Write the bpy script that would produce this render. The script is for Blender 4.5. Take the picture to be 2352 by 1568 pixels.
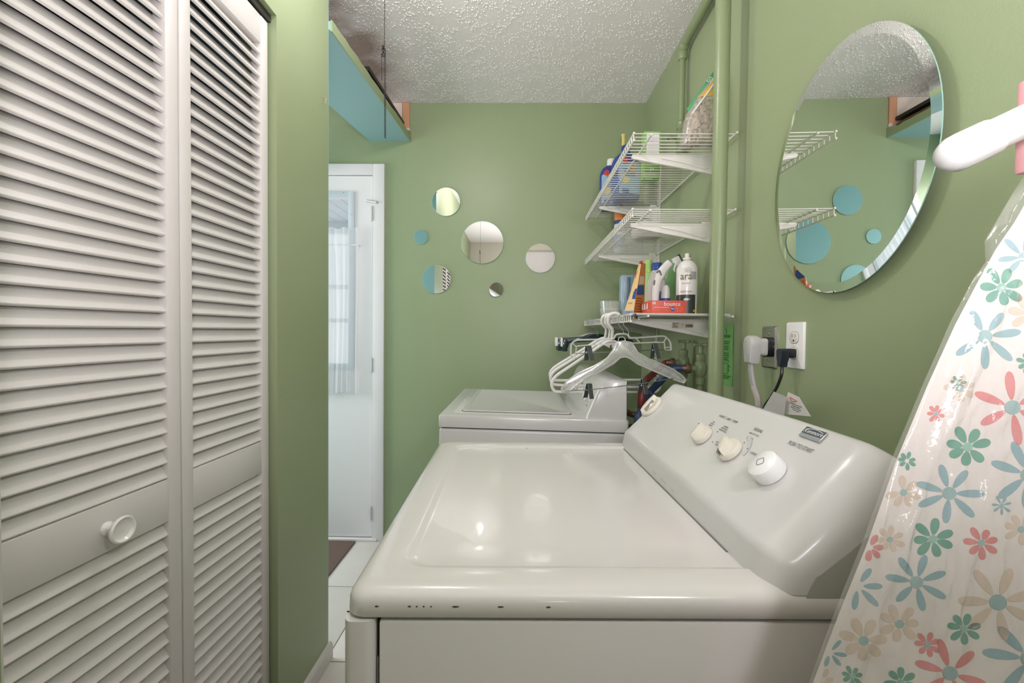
import bpy, bmesh, math, random
from math import radians, sin, cos, pi, sqrt, atan2
from mathutils import Vector, Matrix, noise
random.seed(7)
for o in list(bpy.data.objects): bpy.data.objects.remove(o)
SC = bpy.context.scene
COL = SC.collection

# ------------------------------------------------------------------ camera
F = 1000.0                                   # focal length in pixels of the 2352 px wide frame
CAM = Vector((0, 0, 1.2))
fwd = Vector((-.019, 1, -.024)).normalized()
r0 = fwd.cross(Vector((0, 0, 1))).normalized(); u0 = r0.cross(fwd)
ROLL = .0105
RGT = r0*cos(ROLL) + u0*sin(ROLL); UPV = u0*cos(ROLL) - r0*sin(ROLL)
cd = bpy.data.cameras.new('camera'); cam = bpy.data.objects.new('camera', cd); COL.objects.link(cam)
m = Matrix((RGT, UPV, -fwd)).transposed().to_4x4(); m.translation = CAM
cam.matrix_world = m
cd.sensor_fit = 'HORIZONTAL'; cd.sensor_width = 36; cd.lens = F/2352*36; cd.clip_start = .02
SC.camera = cam
def ray(px, py): return fwd*F + RGT*(px-1176) + UPV*(784-py)
def atY(px, py, Y): d = ray(px, py); return CAM + d*(Y/d.y)
def atX(px, py, X): d = ray(px, py); return CAM + d*(X/d.x)
def atZ(px, py, Z): d = ray(px, py); return CAM + d*((Z-CAM.z)/d.z)
def atP(px, py, P, N): d = ray(px, py); return CAM + d*((Vector(P)-CAM).dot(N)/d.dot(N))

# ------------------------------------------------------------------ light, exposure
SC.view_settings.view_transform = 'Standard'; SC.view_settings.look = 'None'
SC.view_settings.gamma = 1; SC.view_settings.use_curve_mapping = False
SC.view_settings.exposure = -0.46
w = bpy.data.worlds.new('sky'); SC.world = w; w.use_nodes = True
bg = w.node_tree.nodes['Background']; bg.inputs[0].default_value = (.92, .97, 1, 1); bg.inputs[1].default_value = 1.25
def area(name, loc, target, size, power, col, sy=None):
    l = bpy.data.lights.new(name, 'AREA'); l.energy = power; l.color = col; l.size = size
    if sy: l.shape = 'RECTANGLE'; l.size_y = sy
    o = bpy.data.objects.new(name, l); COL.objects.link(o); o.location = loc
    o.rotation_euler = (Vector(target)-Vector(loc)).to_track_quat('-Z', 'Y').to_euler()
    return o
LAMP = Vector((-.335, 1.12, 2.36))
LAMP_L = 390.0
area('room_fill', (.30, -.25, 2.44), (.25, -.2, 0), .6, 2, (1, .955, 1), .6)         # fill light added overhead behind the camera, no fixture known there
area('ceiling_bounce', (.02, -.22, 1.38), (.06, .50, 2.466), .40, 27, (.98, .93, 1.0))          # upward light added behind the camera so the ceiling bounces it
area('hand_flash', (.50, -.12, 1.78), (-.25, .85, .8), .14, 6, (.99, .945, 1))           # added for an unseen hand-held flash, behind the camera on the right
area('glint_light', (.16, -.70, 1.22), (.40, .42, 1.1), .07, .42, (1, .98, .97))          # small light added far behind, only to make glints on plastic
area('hall_daylight_fill', (-2.15, 1.95, 1.40), (-.9, 2.30, 1.1), .7, 28, (1, .965, .97), 1.2)  # added light standing in for hall daylight, no side window built

# ------------------------------------------------------------------ materials
def lin(c):
    c = c/255.0
    return c/12.92 if c <= .04045 else ((c+.055)/1.055)**2.4
def rgb(r, g, b): return (lin(r), lin(g), lin(b), 1)
MATS = {}
def mat(name, col, rough=.5, metal=0, spec=.5, trans=0, ior=1.45, coat=0, bump=0, bscale=200, var=0, vscale=3, alpha=1, emit=0):
    if name in MATS: return MATS[name]
    M = bpy.data.materials.new(name); M.use_nodes = True; nt = M.node_tree; p = nt.nodes['Principled BSDF']
    p.inputs['Base Color'].default_value = col; p.inputs['Roughness'].default_value = rough
    p.inputs['Metallic'].default_value = metal; p.inputs['Specular IOR Level'].default_value = spec
    p.inputs['Transmission Weight'].default_value = trans; p.inputs['IOR'].default_value = ior
    p.inputs['Coat Weight'].default_value = coat; p.inputs['Alpha'].default_value = alpha
    if emit: p.inputs['Emission Color'].default_value = col; p.inputs['Emission Strength'].default_value = emit
    if bump or var:
        tc = nt.nodes.new('ShaderNodeTexCoord')
    if bump:
        n = nt.nodes.new('ShaderNodeTexNoise'); n.inputs['Scale'].default_value = bscale; n.inputs['Detail'].default_value = 3
        b = nt.nodes.new('ShaderNodeBump'); b.inputs['Strength'].default_value = bump; b.inputs['Distance'].default_value = .002
        nt.links.new(tc.outputs['Object'], n.inputs['Vector']); nt.links.new(n.outputs['Fac'], b.inputs['Height'])
        nt.links.new(b.outputs['Normal'], p.inputs['Normal'])
    if var:
        n = nt.nodes.new('ShaderNodeTexNoise'); n.inputs['Scale'].default_value = vscale; n.inputs['Detail'].default_value = 4
        mx = nt.nodes.new('ShaderNodeMix'); mx.data_type = 'RGBA'
        mx.inputs[6].default_value = [c*(1-var) for c in col[:3]]+[1]; mx.inputs[7].default_value = [min(1, c*(1+var)) for c in col[:3]]+[1]
        nt.links.new(tc.outputs['Object'], n.inputs['Vector']); nt.links.new(n.outputs['Fac'], mx.inputs[0])
        nt.links.new(mx.outputs[2], p.inputs['Base Color'])
    MATS[name] = M
    return M
def clear(name, tint=(1, 1, 1), gloss=.25, rough=.12, diff=.1, dcol=(.9, .9, .9), bump=0, bscale=40, stretch=(1, 1, 1)):
    """thin clear plastic: see-through, with sheen and a little haze"""
    if name in MATS: return MATS[name]
    M = bpy.data.materials.new(name); M.use_nodes = True; nt = M.node_tree; nt.nodes.clear()
    out = nt.nodes.new('ShaderNodeOutputMaterial'); t = nt.nodes.new('ShaderNodeBsdfTransparent'); t.inputs[0].default_value = (*tint, 1)
    g = nt.nodes.new('ShaderNodeBsdfGlossy'); g.inputs['Roughness'].default_value = rough
    d = nt.nodes.new('ShaderNodeBsdfDiffuse'); d.inputs[0].default_value = (*dcol, 1)
    lw = nt.nodes.new('ShaderNodeLayerWeight'); lw.inputs['Blend'].default_value = .5
    pw = nt.nodes.new('ShaderNodeMath'); pw.operation = 'POWER'; pw.inputs[1].default_value = 4.0; nt.links.new(lw.outputs['Facing'], pw.inputs[0])
    mth = nt.nodes.new('ShaderNodeMath'); mth.operation = 'MULTIPLY_ADD'; mth.inputs[1].default_value = 1.0; mth.inputs[2].default_value = gloss*.25; mth.use_clamp = True
    m1 = nt.nodes.new('ShaderNodeMixShader'); m1.inputs[0].default_value = diff
    m2 = nt.nodes.new('ShaderNodeMixShader')
    nt.links.new(pw.outputs[0], mth.inputs[0]); nt.links.new(mth.outputs[0], m2.inputs[0])
    nt.links.new(t.outputs[0], m1.inputs[1]); nt.links.new(d.outputs[0], m1.inputs[2])
    nt.links.new(m1.outputs[0], m2.inputs[1]); nt.links.new(g.outputs[0], m2.inputs[2]); nt.links.new(m2.outputs[0], out.inputs[0])
    if bump:
        tc = nt.nodes.new('ShaderNodeTexCoord'); n = nt.nodes.new('ShaderNodeTexNoise'); n.inputs['Scale'].default_value = bscale; n.inputs['Detail'].default_value = 5
        b = nt.nodes.new('ShaderNodeBump'); b.inputs['Strength'].default_value = bump; b.inputs['Distance'].default_value = .01
        mp = nt.nodes.new('ShaderNodeMapping'); mp.inputs['Scale'].default_value = stretch
        nt.links.new(tc.outputs['Object'], mp.inputs['Vector']); nt.links.new(mp.outputs[0], n.inputs['Vector']); nt.links.new(n.outputs['Fac'], b.inputs['Height'])
        for nd in (g, lw): nt.links.new(b.outputs[0], nd.inputs['Normal'])
    MATS[name] = M
    return M
GREEN = rgb(150, 163, 126)
M_wall = mat('green_wall_paint', GREEN, .38, spec=.5, bump=.12, bscale=260, var=.03)
M_teal = mat('teal_wall_paint', rgb(156, 204, 210), .45, var=.03)
M_rear = mat('beige_wall_paint', rgb(196, 190, 176), .5)
M_ceil = mat('popcorn_ceiling_paint', rgb(232, 227, 224), .8, spec=.2, bump=.5, bscale=120)
M_white = mat('white_painted_wood', rgb(214, 210, 206), .38, bump=.05, bscale=60)
M_door = mat('white_gloss_door_paint', rgb(232, 228, 227), .32)
M_enamel = mat('white_enamel', rgb(214, 211, 208), .17, coat=.3)
M_washer = mat('washer_enamel', rgb(206, 205, 203), .22, coat=.2)
M_plastic = mat('white_plastic', rgb(230, 229, 225), .3)
M_cream = mat('cream_plastic', rgb(222, 217, 204), .33)
M_grey = mat('grey_print', rgb(105, 104, 102), .6)
M_lgrey = mat('light_grey_print', rgb(196, 197, 197), .5)
M_taupe = mat('taupe_insert', rgb(146, 136, 128), .4)
M_dark = mat('dark_gap', rgb(30, 29, 27), .7)
M_black = mat('black_plastic', rgb(26, 28, 32), .32)
M_steel = mat('brushed_steel', rgb(190, 188, 184), .25, metal=1)
M_wire = mat('white_vinyl_wire', rgb(224, 222, 214), .32)
M_chrome = mat('zinc_metal', rgb(170, 172, 174), .3, metal=1)
M_clip = mat('clip_metal', rgb(112, 116, 116), .45, metal=.7)
M_mirror = mat('mirror_silver', (.93, .95, .94, 1), .0, metal=1)
M_mback = mat('mirror_backing', rgb(42, 52, 40), .6)
M_medge = mat('mirror_glass_edge', rgb(150, 190, 176), .1, spec=.8)
M_glass = clear('window_glass', gloss=.16, rough=.0, diff=.0)
M_pipe = mat('green_pipe_paint', rgb(134, 147, 110), .32, bump=.25, bscale=150)

# ------------------------------------------------------------------ mesh helpers
def merge(bm, tmp, M=None, mi=0):
    if M is not None: bmesh.ops.transform(tmp, matrix=M, verts=tmp.verts)
    for f in tmp.faces: f.material_index = mi
    me = bpy.data.meshes.new('tmp'); tmp.to_mesh(me); tmp.free(); bm.from_mesh(me); bpy.data.meshes.remove(me)
def box(bm, x0, x1, y0, y1, z0, z1, bev=0, mi=0, M=None, seg=2):
    t = bmesh.new(); bmesh.ops.create_cube(t, size=1)
    bmesh.ops.transform(t, matrix=Matrix.Translation(((x0+x1)/2, (y0+y1)/2, (z0+z1)/2)) @ Matrix.Diagonal((abs(x1-x0), abs(y1-y0), abs(z1-z0), 1)), verts=t.verts)
    if bev: bmesh.ops.bevel(t, geom=t.edges[:], offset=bev, segments=seg, affect='EDGES', profile=.5)
    merge(bm, t, M, mi)
def tube(bm, pts, r, n=8, closed=False, caps=True, mi=0, M=None):
    t = bmesh.new(); pts = [Vector(p) for p in pts]; N = len(pts)
    rs = r if isinstance(r, (list, tuple)) else [r]*N
    def tan(i):
        a = pts[(i-1) % N] if (closed or i > 0) else pts[i]; b = pts[(i+1) % N] if (closed or i < N-1) else pts[i]
        return (b-a).normalized()
    T = tan(0); U = T.orthogonal().normalized(); rings = []
    for i in range(N):
        T2 = tan(i); q = T.rotation_difference(T2); U = (q @ U).normalized(); T = T2
        U = (U - T*U.dot(T)).normalized(); V = T.cross(U)
        rings.append([t.verts.new(pts[i] + (U*cos(2*pi*k/n) + V*sin(2*pi*k/n))*rs[i]) for k in range(n)])
    for i in range(N if closed else N-1):
        a, b = rings[i], rings[(i+1) % N]
        for k in range(n): t.faces.new((a[k], a[(k+1) % n], b[(k+1) % n], b[k]))
    if caps and not closed:
        t.faces.new(rings[0][::-1]); t.faces.new(rings[-1])
    merge(bm, t, M, mi)
def lathe(bm, prof, n=24, M=None, mi=0, sx=1, sy=1, cap=True):
    t = bmesh.new(); rings = []
    for r, z in prof:
        if r < 1e-6: rings.append([t.verts.new((0, 0, z))])
        else: rings.append([t.verts.new((r*sx*cos(2*pi*k/n), r*sy*sin(2*pi*k/n), z)) for k in range(n)])
    for a, b in zip(rings, rings[1:]):
        for k in range(n):
            k2 = (k+1) % n
            if len(a) == 1 and len(b) == 1: continue
            if len(a) == 1: t.faces.new((a[0], b[k2], b[k]))
            elif len(b) == 1: t.faces.new((a[k], a[k2], b[0]))
            else: t.faces.new((a[k], a[k2], b[k2], b[k]))
    if cap and len(rings[0]) > 1: t.faces.new(rings[0][::-1])
    if cap and len(rings[-1]) > 1: t.faces.new(rings[-1])
    merge(bm, t, M, mi)
def prism(bm, poly, z0, z1, M=None, mi=0, bev=0):
    t = bmesh.new(); vs = [t.verts.new((p[0], p[1], z0)) for p in poly]; f = t.faces.new(vs)
    e = bmesh.ops.extrude_face_region(t, geom=[f]); vv = [g for g in e['geom'] if isinstance(g, bmesh.types.BMVert)]
    bmesh.ops.translate(t, vec=(0, 0, z1-z0), verts=vv); bmesh.ops.recalc_face_normals(t, faces=t.faces)
    if bev: bmesh.ops.bevel(t, geom=t.edges[:], offset=bev, segments=2, affect='EDGES', profile=.5)
    merge(bm, t, M, mi)
def loft(bm, rings, M=None, mi=0, caps=True, closed=True):
    t = bmesh.new(); R = [[t.verts.new(Vector(p)) for p in r] for r in rings]; n = len(R[0])
    for a, b in zip(R, R[1:]):
        for k in range(n if closed else n-1):
            k2 = (k+1) % n; t.faces.new((a[k], a[k2], b[k2], b[k]))
    if caps: t.faces.new(R[0][::-1]); t.faces.new(R[-1])
    bmesh.ops.recalc_face_normals(t, faces=t.faces)
    merge(bm, t, M, mi)
def ball(bm, c, r, M=None, mi=0, sub=1, s=(1, 1, 1)):
    t = bmesh.new(); bmesh.ops.create_icosphere(t, subdivisions=sub, radius=r)
    merge(bm, t, (M if M is not None else Matrix()) @ Matrix.Translation(c) @ Matrix.Diagonal((*s, 1)), mi)
def rrect(w, h, r, n=5, cx=0, cy=0):
    out = []
    for sx, sy, a0 in ((1, 1, 0), (-1, 1, pi/2), (-1, -1, pi), (1, -1, 3*pi/2)):
        for k in range(n+1):
            a = a0 + k*pi/2/n; out.append((cx+sx*(w/2-r)+r*cos(a), cy+sy*(h/2-r)+r*sin(a)))
    return out
def frame(o, x, y):
    """matrix with origin o, local x along x, local y along y"""
    x = Vector(x).normalized(); z = x.cross(Vector(y)).normalized(); y = z.cross(x)
    M = Matrix((x, y, z)).transposed().to_4x4(); M.translation = o
    return M
MW = {}
def link(name, bm, m, parent=None, ang=35, kind=None, world=False):
    if world and parent is not None: bmesh.ops.transform(bm, matrix=MW[parent].inverted(), verts=bm.verts)
    me = bpy.data.meshes.new(name); bm.to_mesh(me); bm.free()
    for x in (m if isinstance(m, (list, tuple)) else [m]): me.materials.append(x)
    if ang: me.shade_smooth(); me.set_sharp_from_angle(angle=radians(ang))
    o = bpy.data.objects.new(name, me); COL.objects.link(o); MW[o] = Matrix()
    if parent is not None: o.parent = parent; MW[o] = MW[parent].copy()
    if kind: o['kind'] = kind
    return o
def tag(o, label=None, cat=None, group=None, kind=None):
    if label: o['label'] = label
    if cat: o['category'] = cat
    if group: o['group'] = group
    if kind: o['kind'] = kind
    return o
def thing(name, label, cat, M=None, loc=None, group=None, kind=None):
    o = bpy.data.objects.new(name, None); COL.objects.link(o); o.empty_display_size = .05
    if M is None: M = Matrix.Translation(loc or (0, 0, 0))
    o.matrix_world = M; MW[o] = M.copy()
    return tag(o, label, cat, group, kind)
def copychild(src, parent, loc=None):
    c = src.copy(); COL.objects.link(c); c.parent = parent; MW[c] = MW[parent].copy()
    if loc is not None: c.location = loc
    return c
def text(s, size, M, m, parent, name='lettering', sx=1, shear=0, align='CENTER', depth=.00006):
    cu = bpy.data.curves.new('txt', 'FONT'); cu.body = s; cu.size = size; cu.align_x = align; cu.align_y = 'CENTER'
    cu.extrude = depth; cu.shear = shear; cu.resolution_u = 3
    o = bpy.data.objects.new('txt', cu); COL.objects.link(o)
    dg = bpy.context.evaluated_depsgraph_get(); me = bpy.data.meshes.new_from_object(o.evaluated_get(dg))
    bpy.data.objects.remove(o); bpy.data.curves.remove(cu)
    bm = bmesh.new(); bm.from_mesh(me); bpy.data.meshes.remove(me)
    bmesh.ops.transform(bm, matrix=M @ Matrix.Diagonal((sx, 1, 1, 1)), verts=bm.verts)
    return link(name, bm, m, parent, ang=0, world=True)
# ------------------------------------------------------------------ room
XW, YB, ZC, XL, YL = .68, 2.449, 2.466, -.685, 1.54     # right wall, back wall, ceiling, closet wall and its end
XH, YR = -2.3, -.95                                     # hall wall, rear wall
def struct(name, bm, m, label, parent=None, ang=35):
    o = link(name, bm, m, parent, ang); o['kind'] = 'structure'; o['label'] = label
    return o
bm = bmesh.new(); box(bm, XH-.1, XW+.1, YR-.1, YB+.1, -.1, -.004)
floor = struct('floor', bm, mat('floor_grout', rgb(168, 158, 140), .8), 'pale tiled floor of the laundry room and hall')
TS = .457
M_tile = [mat('floor_tile_%d' % k, rgb(226+3*k, 221+3*k, 215+3*k), .35, var=.06, vscale=7) for k in range(3)]
bt = bmesh.new(); box(bt, 0, TS-.004, 0, TS-.004, -.004, 0, bev=.0015)
tp = None
for i in range(-4, 3):
    for j in range(-3, 3):
        x, y = -.69+i*TS, 1.535+j*TS
        if x > XW or y > YB or x+TS < XH: continue
        if tp is None: tp = link('tile', bt, M_tile[0], floor); o = tp
        else: o = tp.copy(); COL.objects.link(o); o.parent = floor
        o.location = (x, y, 0)
bm = bmesh.new(); box(bm, XH-.1, XW+.1, YR-.1, YB+.1, ZC, ZC+.1)
# ceiling: worn, brownish near the hall side
M = M_ceil; nt = M.node_tree; p = nt.nodes['Principled BSDF']
tc = nt.nodes.new('ShaderNodeTexCoord'); mp = nt.nodes.new('ShaderNodeMapping'); mp.inputs['Location'].default_value = (.80*3.0, -2.0*1.25, 0)
mp.inputs['Scale'].default_value = (3.0, 1.25, 0); gr = nt.nodes.new('ShaderNodeTexGradient'); gr.gradient_type = 'SPHERICAL'
nz = nt.nodes.new('ShaderNodeTexNoise'); nz.inputs['Scale'].default_value = 6
mu = nt.nodes.new('ShaderNodeMath'); mu.operation = 'MULTIPLY'
cr = nt.nodes.new('ShaderNodeValToRGB'); cr.color_ramp.elements[0].color = rgb(232, 227, 224); cr.color_ramp.elements[1].color = rgb(150, 132, 122)
cr.color_ramp.elements[0].position = .08; cr.color_ramp.elements[1].position = .42
nt.links.new(tc.outputs['Object'], mp.inputs[0]); nt.links.new(mp.outputs[0], gr.inputs[0]); nt.links.new(tc.outputs['Object'], nz.inputs[0])
nt.links.new(gr.outputs[1], mu.inputs[0]); nt.links.new(nz.outputs[0], mu.inputs[1]); nt.links.new(mu.outputs[0], cr.inputs[0]); nt.links.new(cr.outputs[0], p.inputs['Base Color'])
ceil = struct('ceiling', bm, M_ceil, 'white popcorn ceiling with a brown stain')
def popcorn():
    t = bmesh.new(); bmesh.ops.create_icosphere(t, subdivisions=1, radius=1)
    V = [v.co.copy() for v in t.verts]; FC = [[v.index for v in f.verts] for f in t.faces]; t.free()
    verts, faces = [], []
    rnd = random.Random(3)
    for k in range(34000):
        x = rnd.uniform(-1.0, XW); y = rnd.uniform(.35, YB)
        d = noise.noise((x*13, y*13, 0))*.8
        if d < -.10 + rnd.uniform(-.3, .3): continue
        s = rnd.choice((.0012, .0017, .0023, .0029)); n0 = len(verts); a = rnd.uniform(0, pi); ex = rnd.uniform(1, 1.8)
        for v in V:
            vx, vy = v.x*s*ex, v.y*s
            verts.append((x+vx*cos(a)-vy*sin(a), y+vx*sin(a)+vy*cos(a), ZC - max(-.001, v.z*s*1.0)))
        faces += [[n0+i for i in f] for f in FC]
    me = bpy.data.meshes.new('popcorn_texture'); me.from_pydata(verts, [], faces); me.shade_smooth(); me.materials.append(M_ceil)
    o = bpy.data.objects.new('popcorn_texture', me); COL.objects.link(o); o.parent = ceil; o['kind'] = 'stuff'
popcorn()
# right wall
bm = bmesh.new(); box(bm, XW, XW+.1, YR-.1, YB+.1, 0, ZC)
struct('wall_right', bm, M_wall, 'green wall on the right carrying shelves and oval mirror')
# back wall with an opening for the outer door (X -1.62 .. -.80)
DX0, DX1, DZ = -1.64, -.80, 2.09
bm = bmesh.new(); box(bm, DX1, XW, YB, YB+.12, 0, ZC); box(bm, XH, DX0, YB, YB+.12, 0, ZC); box(bm, DX0, DX1, YB, YB+.12, DZ, ZC)
struct('wall_back', bm, M_wall, 'green back wall with small round mirrors')
# closet wall on the left
CO0, CO1, CZ = .555, 1.2145, 2.066
bm = bmesh.new(); box(bm, XL-.1, XL, CO1, YL, 0, ZC); box(bm, XL-.1, XL, YR, CO0, 0, ZC); box(bm, XL-.1, XL, CO0, CO1, CZ, ZC)
struct('wall_left', bm, M_wall, 'green closet wall on the left around the louvred doors')
bm = bmesh.new(); box(bm, XH, XL-.1, YL-.1, YL, 0, ZC)
struct('wall_hall_near', bm, M_teal, 'pale teal hall wall behind the closet')
bm = bmesh.new(); box(bm, XH-.1, XH, YL-.1, YB+.12, 0, ZC)
struct('wall_hall_left', bm, M_teal, 'pale teal wall at the far left of the hall')
bm = bmesh.new(); box(bm, XH, XW+.1, YR-.1, YR, 0, ZC)
struct('wall_rear', bm, M_rear, 'beige wall behind the viewpoint')
bm = bmesh.new(); box(bm, .02, .64, YR, YR+.03, 0, 2.25, bev=.004)
o = struct('door_4', bm, mat('rear_door_paint', rgb(206, 200, 200), .5), 'plain white door in the wall behind the viewpoint')
bm = bmesh.new(); box(bm, XL-.1, XL-.0005, YL, YL+.003, 0, ZC)
o = struct('trim_4', bm, M_teal, 'pale teal end face of the closet wall')
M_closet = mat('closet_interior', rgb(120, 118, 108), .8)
bm = bmesh.new(); box(bm, -1.36, -1.30, .3, YL-.1, 0, ZC); box(bm, -1.3, XL-.1, .3, .34, 0, ZC)
struct('wall_closet', bm, M_closet, 'dim wall inside the louvred closet')
# baseboard at the wall end: rounded top
def basebd(name, a, b, label):
    a, b = Vector(a), Vector(b); d = (b-a).normalized(); nrm = Vector((-d.y, d.x, 0))*-1
    prof = [(0, 0), (.013, 0), (.013, .045), (.011, .055), (.006, .061), (0, .063)]
    bm = bmesh.new(); loft(bm, [[p + nrm*q[0] + Vector((0, 0, q[1])) for q in prof] for p in (a, b)])
    return struct(name, bm, M_white, label)
basebd('baseboard_left', (XL, CO1+.02, 0), (XL, YL+.012, 0), 'white baseboard at the end of the closet wall')
basebd('baseboard_back', (DX1+.07, YB, 0), (XW, YB, 0), 'white baseboard along the back wall')
# small bent nail in the closet wall
bm = bmesh.new(); c = atX(738, 222, XL)
tube(bm, [c, c+Vector((.012, 0, .002)), c+Vector((.014, .006, -.002)), c+Vector((.013, .001, -.022))], .0012, 6)
tag(link('wall_hook', bm, mat('painted_hook', rgb(176, 168, 136), .5)), 'tiny bent wire hook in the closet wall near its end', 'hook')

# ------------------------------------------------------------------ louvred bifold doors
def leaf(name, near, far, label, knob=False):
    near, far = Vector((*near, 0)), Vector((*far, 0)); W = (far-near).length; T = .028
    d = (far-near)/W; M = frame(near, d, Vector((-d.y, d.x, 0)))      # local x near->far, local y into the closet
    root = thing(name, label, None, M, kind='structure')
    SW, ZB, ZT = .030, .012, 2.040
    for nm, x0, x1 in (('stile', 0, SW), ('stile', W-SW, W)):
        bm = bmesh.new(); box(bm, x0, x1, 0, T, ZB, ZT, bev=.002); link(nm, bm, M_white, root)
    rails = [(ZB, .135), (.803, .890), (1.966, ZT)]
    for z0, z1 in rails:
        bm = bmesh.new(); box(bm, SW, W-SW, .0015, T-.001, z0, z1, bev=.0015); rl = link('rail', bm, M_white, root)
        if z0 > .5 and z0 < 1 and knob:
            kb = bmesh.new(); Mk = frame(Vector((W*.535, .0015, .845)), (1, 0, 0), (0, 0, 1))
            lathe(kb, [(.012, -.001), (.012, .002), (.0085, .006), (.008, .016), (.012, .022), (.0215, .026), (.0235, .029), (.0235, .032), (.0215, .0345), (.0195, .034), (.0165, .0295), (.010, .0275), (.003, .028), (0, .0285)], 32, Mk)
            link('knob', kb, mat('white_gloss_knob', rgb(232, 230, 226), .2), rl, world=False)
    L = W-2*SW+.004; bs = bmesh.new()
    ang = radians(35)      # slat leans: outer edge low
    Ms = Matrix.Rotation(-ang, 4, 'X')
    box(bs, 0, L, -.0033, .0033, 0, .048, bev=.0012, M=Ms, seg=1)
    proto = None; P = .0311
    for z0, z1 in ((rails[0][1], rails[1][0]), (rails[1][1], rails[2][0])):
        n = int(round((z1-z0)/P)); 
        for k in range(n):
            z = z0 + (z1-z0)*k/n + .002
            if proto is None: proto = link('louvre_slat', bs, M_white, root); o = proto
            else: o = copychild(proto, root)
            o.location = (SW-.002, .0042, z)
    return root
leaf('door_2', (-.735, .568), (-.712, .898), 'white louvred bifold leaf with the round knob, left of the fold', knob=True)
leaf('door_3', (-.712, .902), (-.7045, 1.2055), 'white louvred bifold leaf between the fold and green wall')
bm = bmesh.new(); box(bm, -.735, -.700, CO0, CO1, 2.046, CZ, bev=.001)
o = link('trim_1', bm, mat('door_track', rgb(90, 88, 84), .4, metal=.7)); tag(o, 'dark metal sliding track above the louvred doors', kind='structure')

# ------------------------------------------------------------------ outer door in the back wall
door = thing('door_1', 'white outer door with curtained window in the back wall', None, loc=(DX1-.02, YB, 0), kind='structure')
def dp(name, fn, m, parent=door): bm = bmesh.new(); fn(bm); return link(name, bm, m, parent, world=True)
YF = YB-.022
xr = atY(882, 500, YF).x; xl = -.833; zt = atY(860, 375.5, YF).z; ztd = atY(800, 402.5, YF).z
dp('door_frame', lambda b: (box(b, xl+.002, xr, YF, YB+.002, 0, zt, bev=.004), box(b, DX0-.05, xl+.002, YF, YB+.002, ztd+.004, zt, bev=.004), box(b, DX0-.05, DX0+.02, YF, YB+.002, 0, zt, bev=.004)), M_door)
dp('threshold', lambda b: box(b, DX0, xl+.03, YB-.03, YB+.05, 0, .014, bev=.003), M_door)
YD = YB-.010                                   # door face
GX0, GX1, GZ0, GZ1 = -1.52, -.965, 1.004, 1.940
def slab(b):
    x0, x1 = DX0+.02, xl-.002; z0, z1 = .020, ztd
    box(b, x0, GX0, YD, YD+.04, z0, z1); box(b, GX1, x1, YD, YD+.04, z0, z1)
    box(b, GX0, GX1, YD, YD+.04, z0, GZ0); box(b, GX0, GX1, YD, YD+.04, GZ1, z1)
dp('door_slab', slab, M_door)
def wf(b):
    e = .030
    for x0, x1, z0, z1 in ((GX0-e, GX0+.004, GZ0-e, GZ1+e), (GX1-.004, GX1+e, GZ0-e, GZ1+e), (GX0, GX1, GZ1-.004, GZ1+e), (GX0, GX1, GZ0-e, GZ0+.004)):
        box(b, x0, x1, YD-.012, YD+.002, z0, z1, bev=.005)
wfo = dp('window_frame', wf, mat('grey_white_window_trim', rgb(205, 212, 218), .4))
dp('screw', lambda b: (ball(b, (GX1-.03, YD-.0125, GZ1+.02), .003), ball(b, (GX1+.016, YD-.0125, GZ1-.1), .003)), M_chrome, wfo)
dp('pane', lambda b: box(b, GX0, GX1, YD+.015, YD+.019, GZ0, GZ1), M_glass)
for z in (1.44, 1.25): dp('glazing_bar', lambda b: box(b, GX0, GX1, YD+.019, YD+.034, z-.012, z+.012), M_door)
for yy in (490, 838, 1178):
    z = atY(857, yy, YF).z
    def hg(b):
        for k in range(5): tube(b, [(xl, YF-.002, z-.04+k*.016), (xl, YF-.002, z-.0255+k*.016)], .0045, 10)
        box(b, xl-.006, xl+.006, YF-.001, YF+.003, z-.042, z+.042)
    dp('hinge', hg, mat('painted_hinge', rgb(206, 206, 204), .35, metal=.3))
def latch(b):
    c = atY(842, 460, YD-.01); e = atY(866, 464, YF-.012)
    tube(b, [c+Vector((0, .012, 0)), c, e], .004, 8); ball(b, e, .0055, sub=2); tube(b, [e, e+Vector((0, .014, -.004))], .003, 8)
dp('hook_latch', latch, M_chrome)
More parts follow.
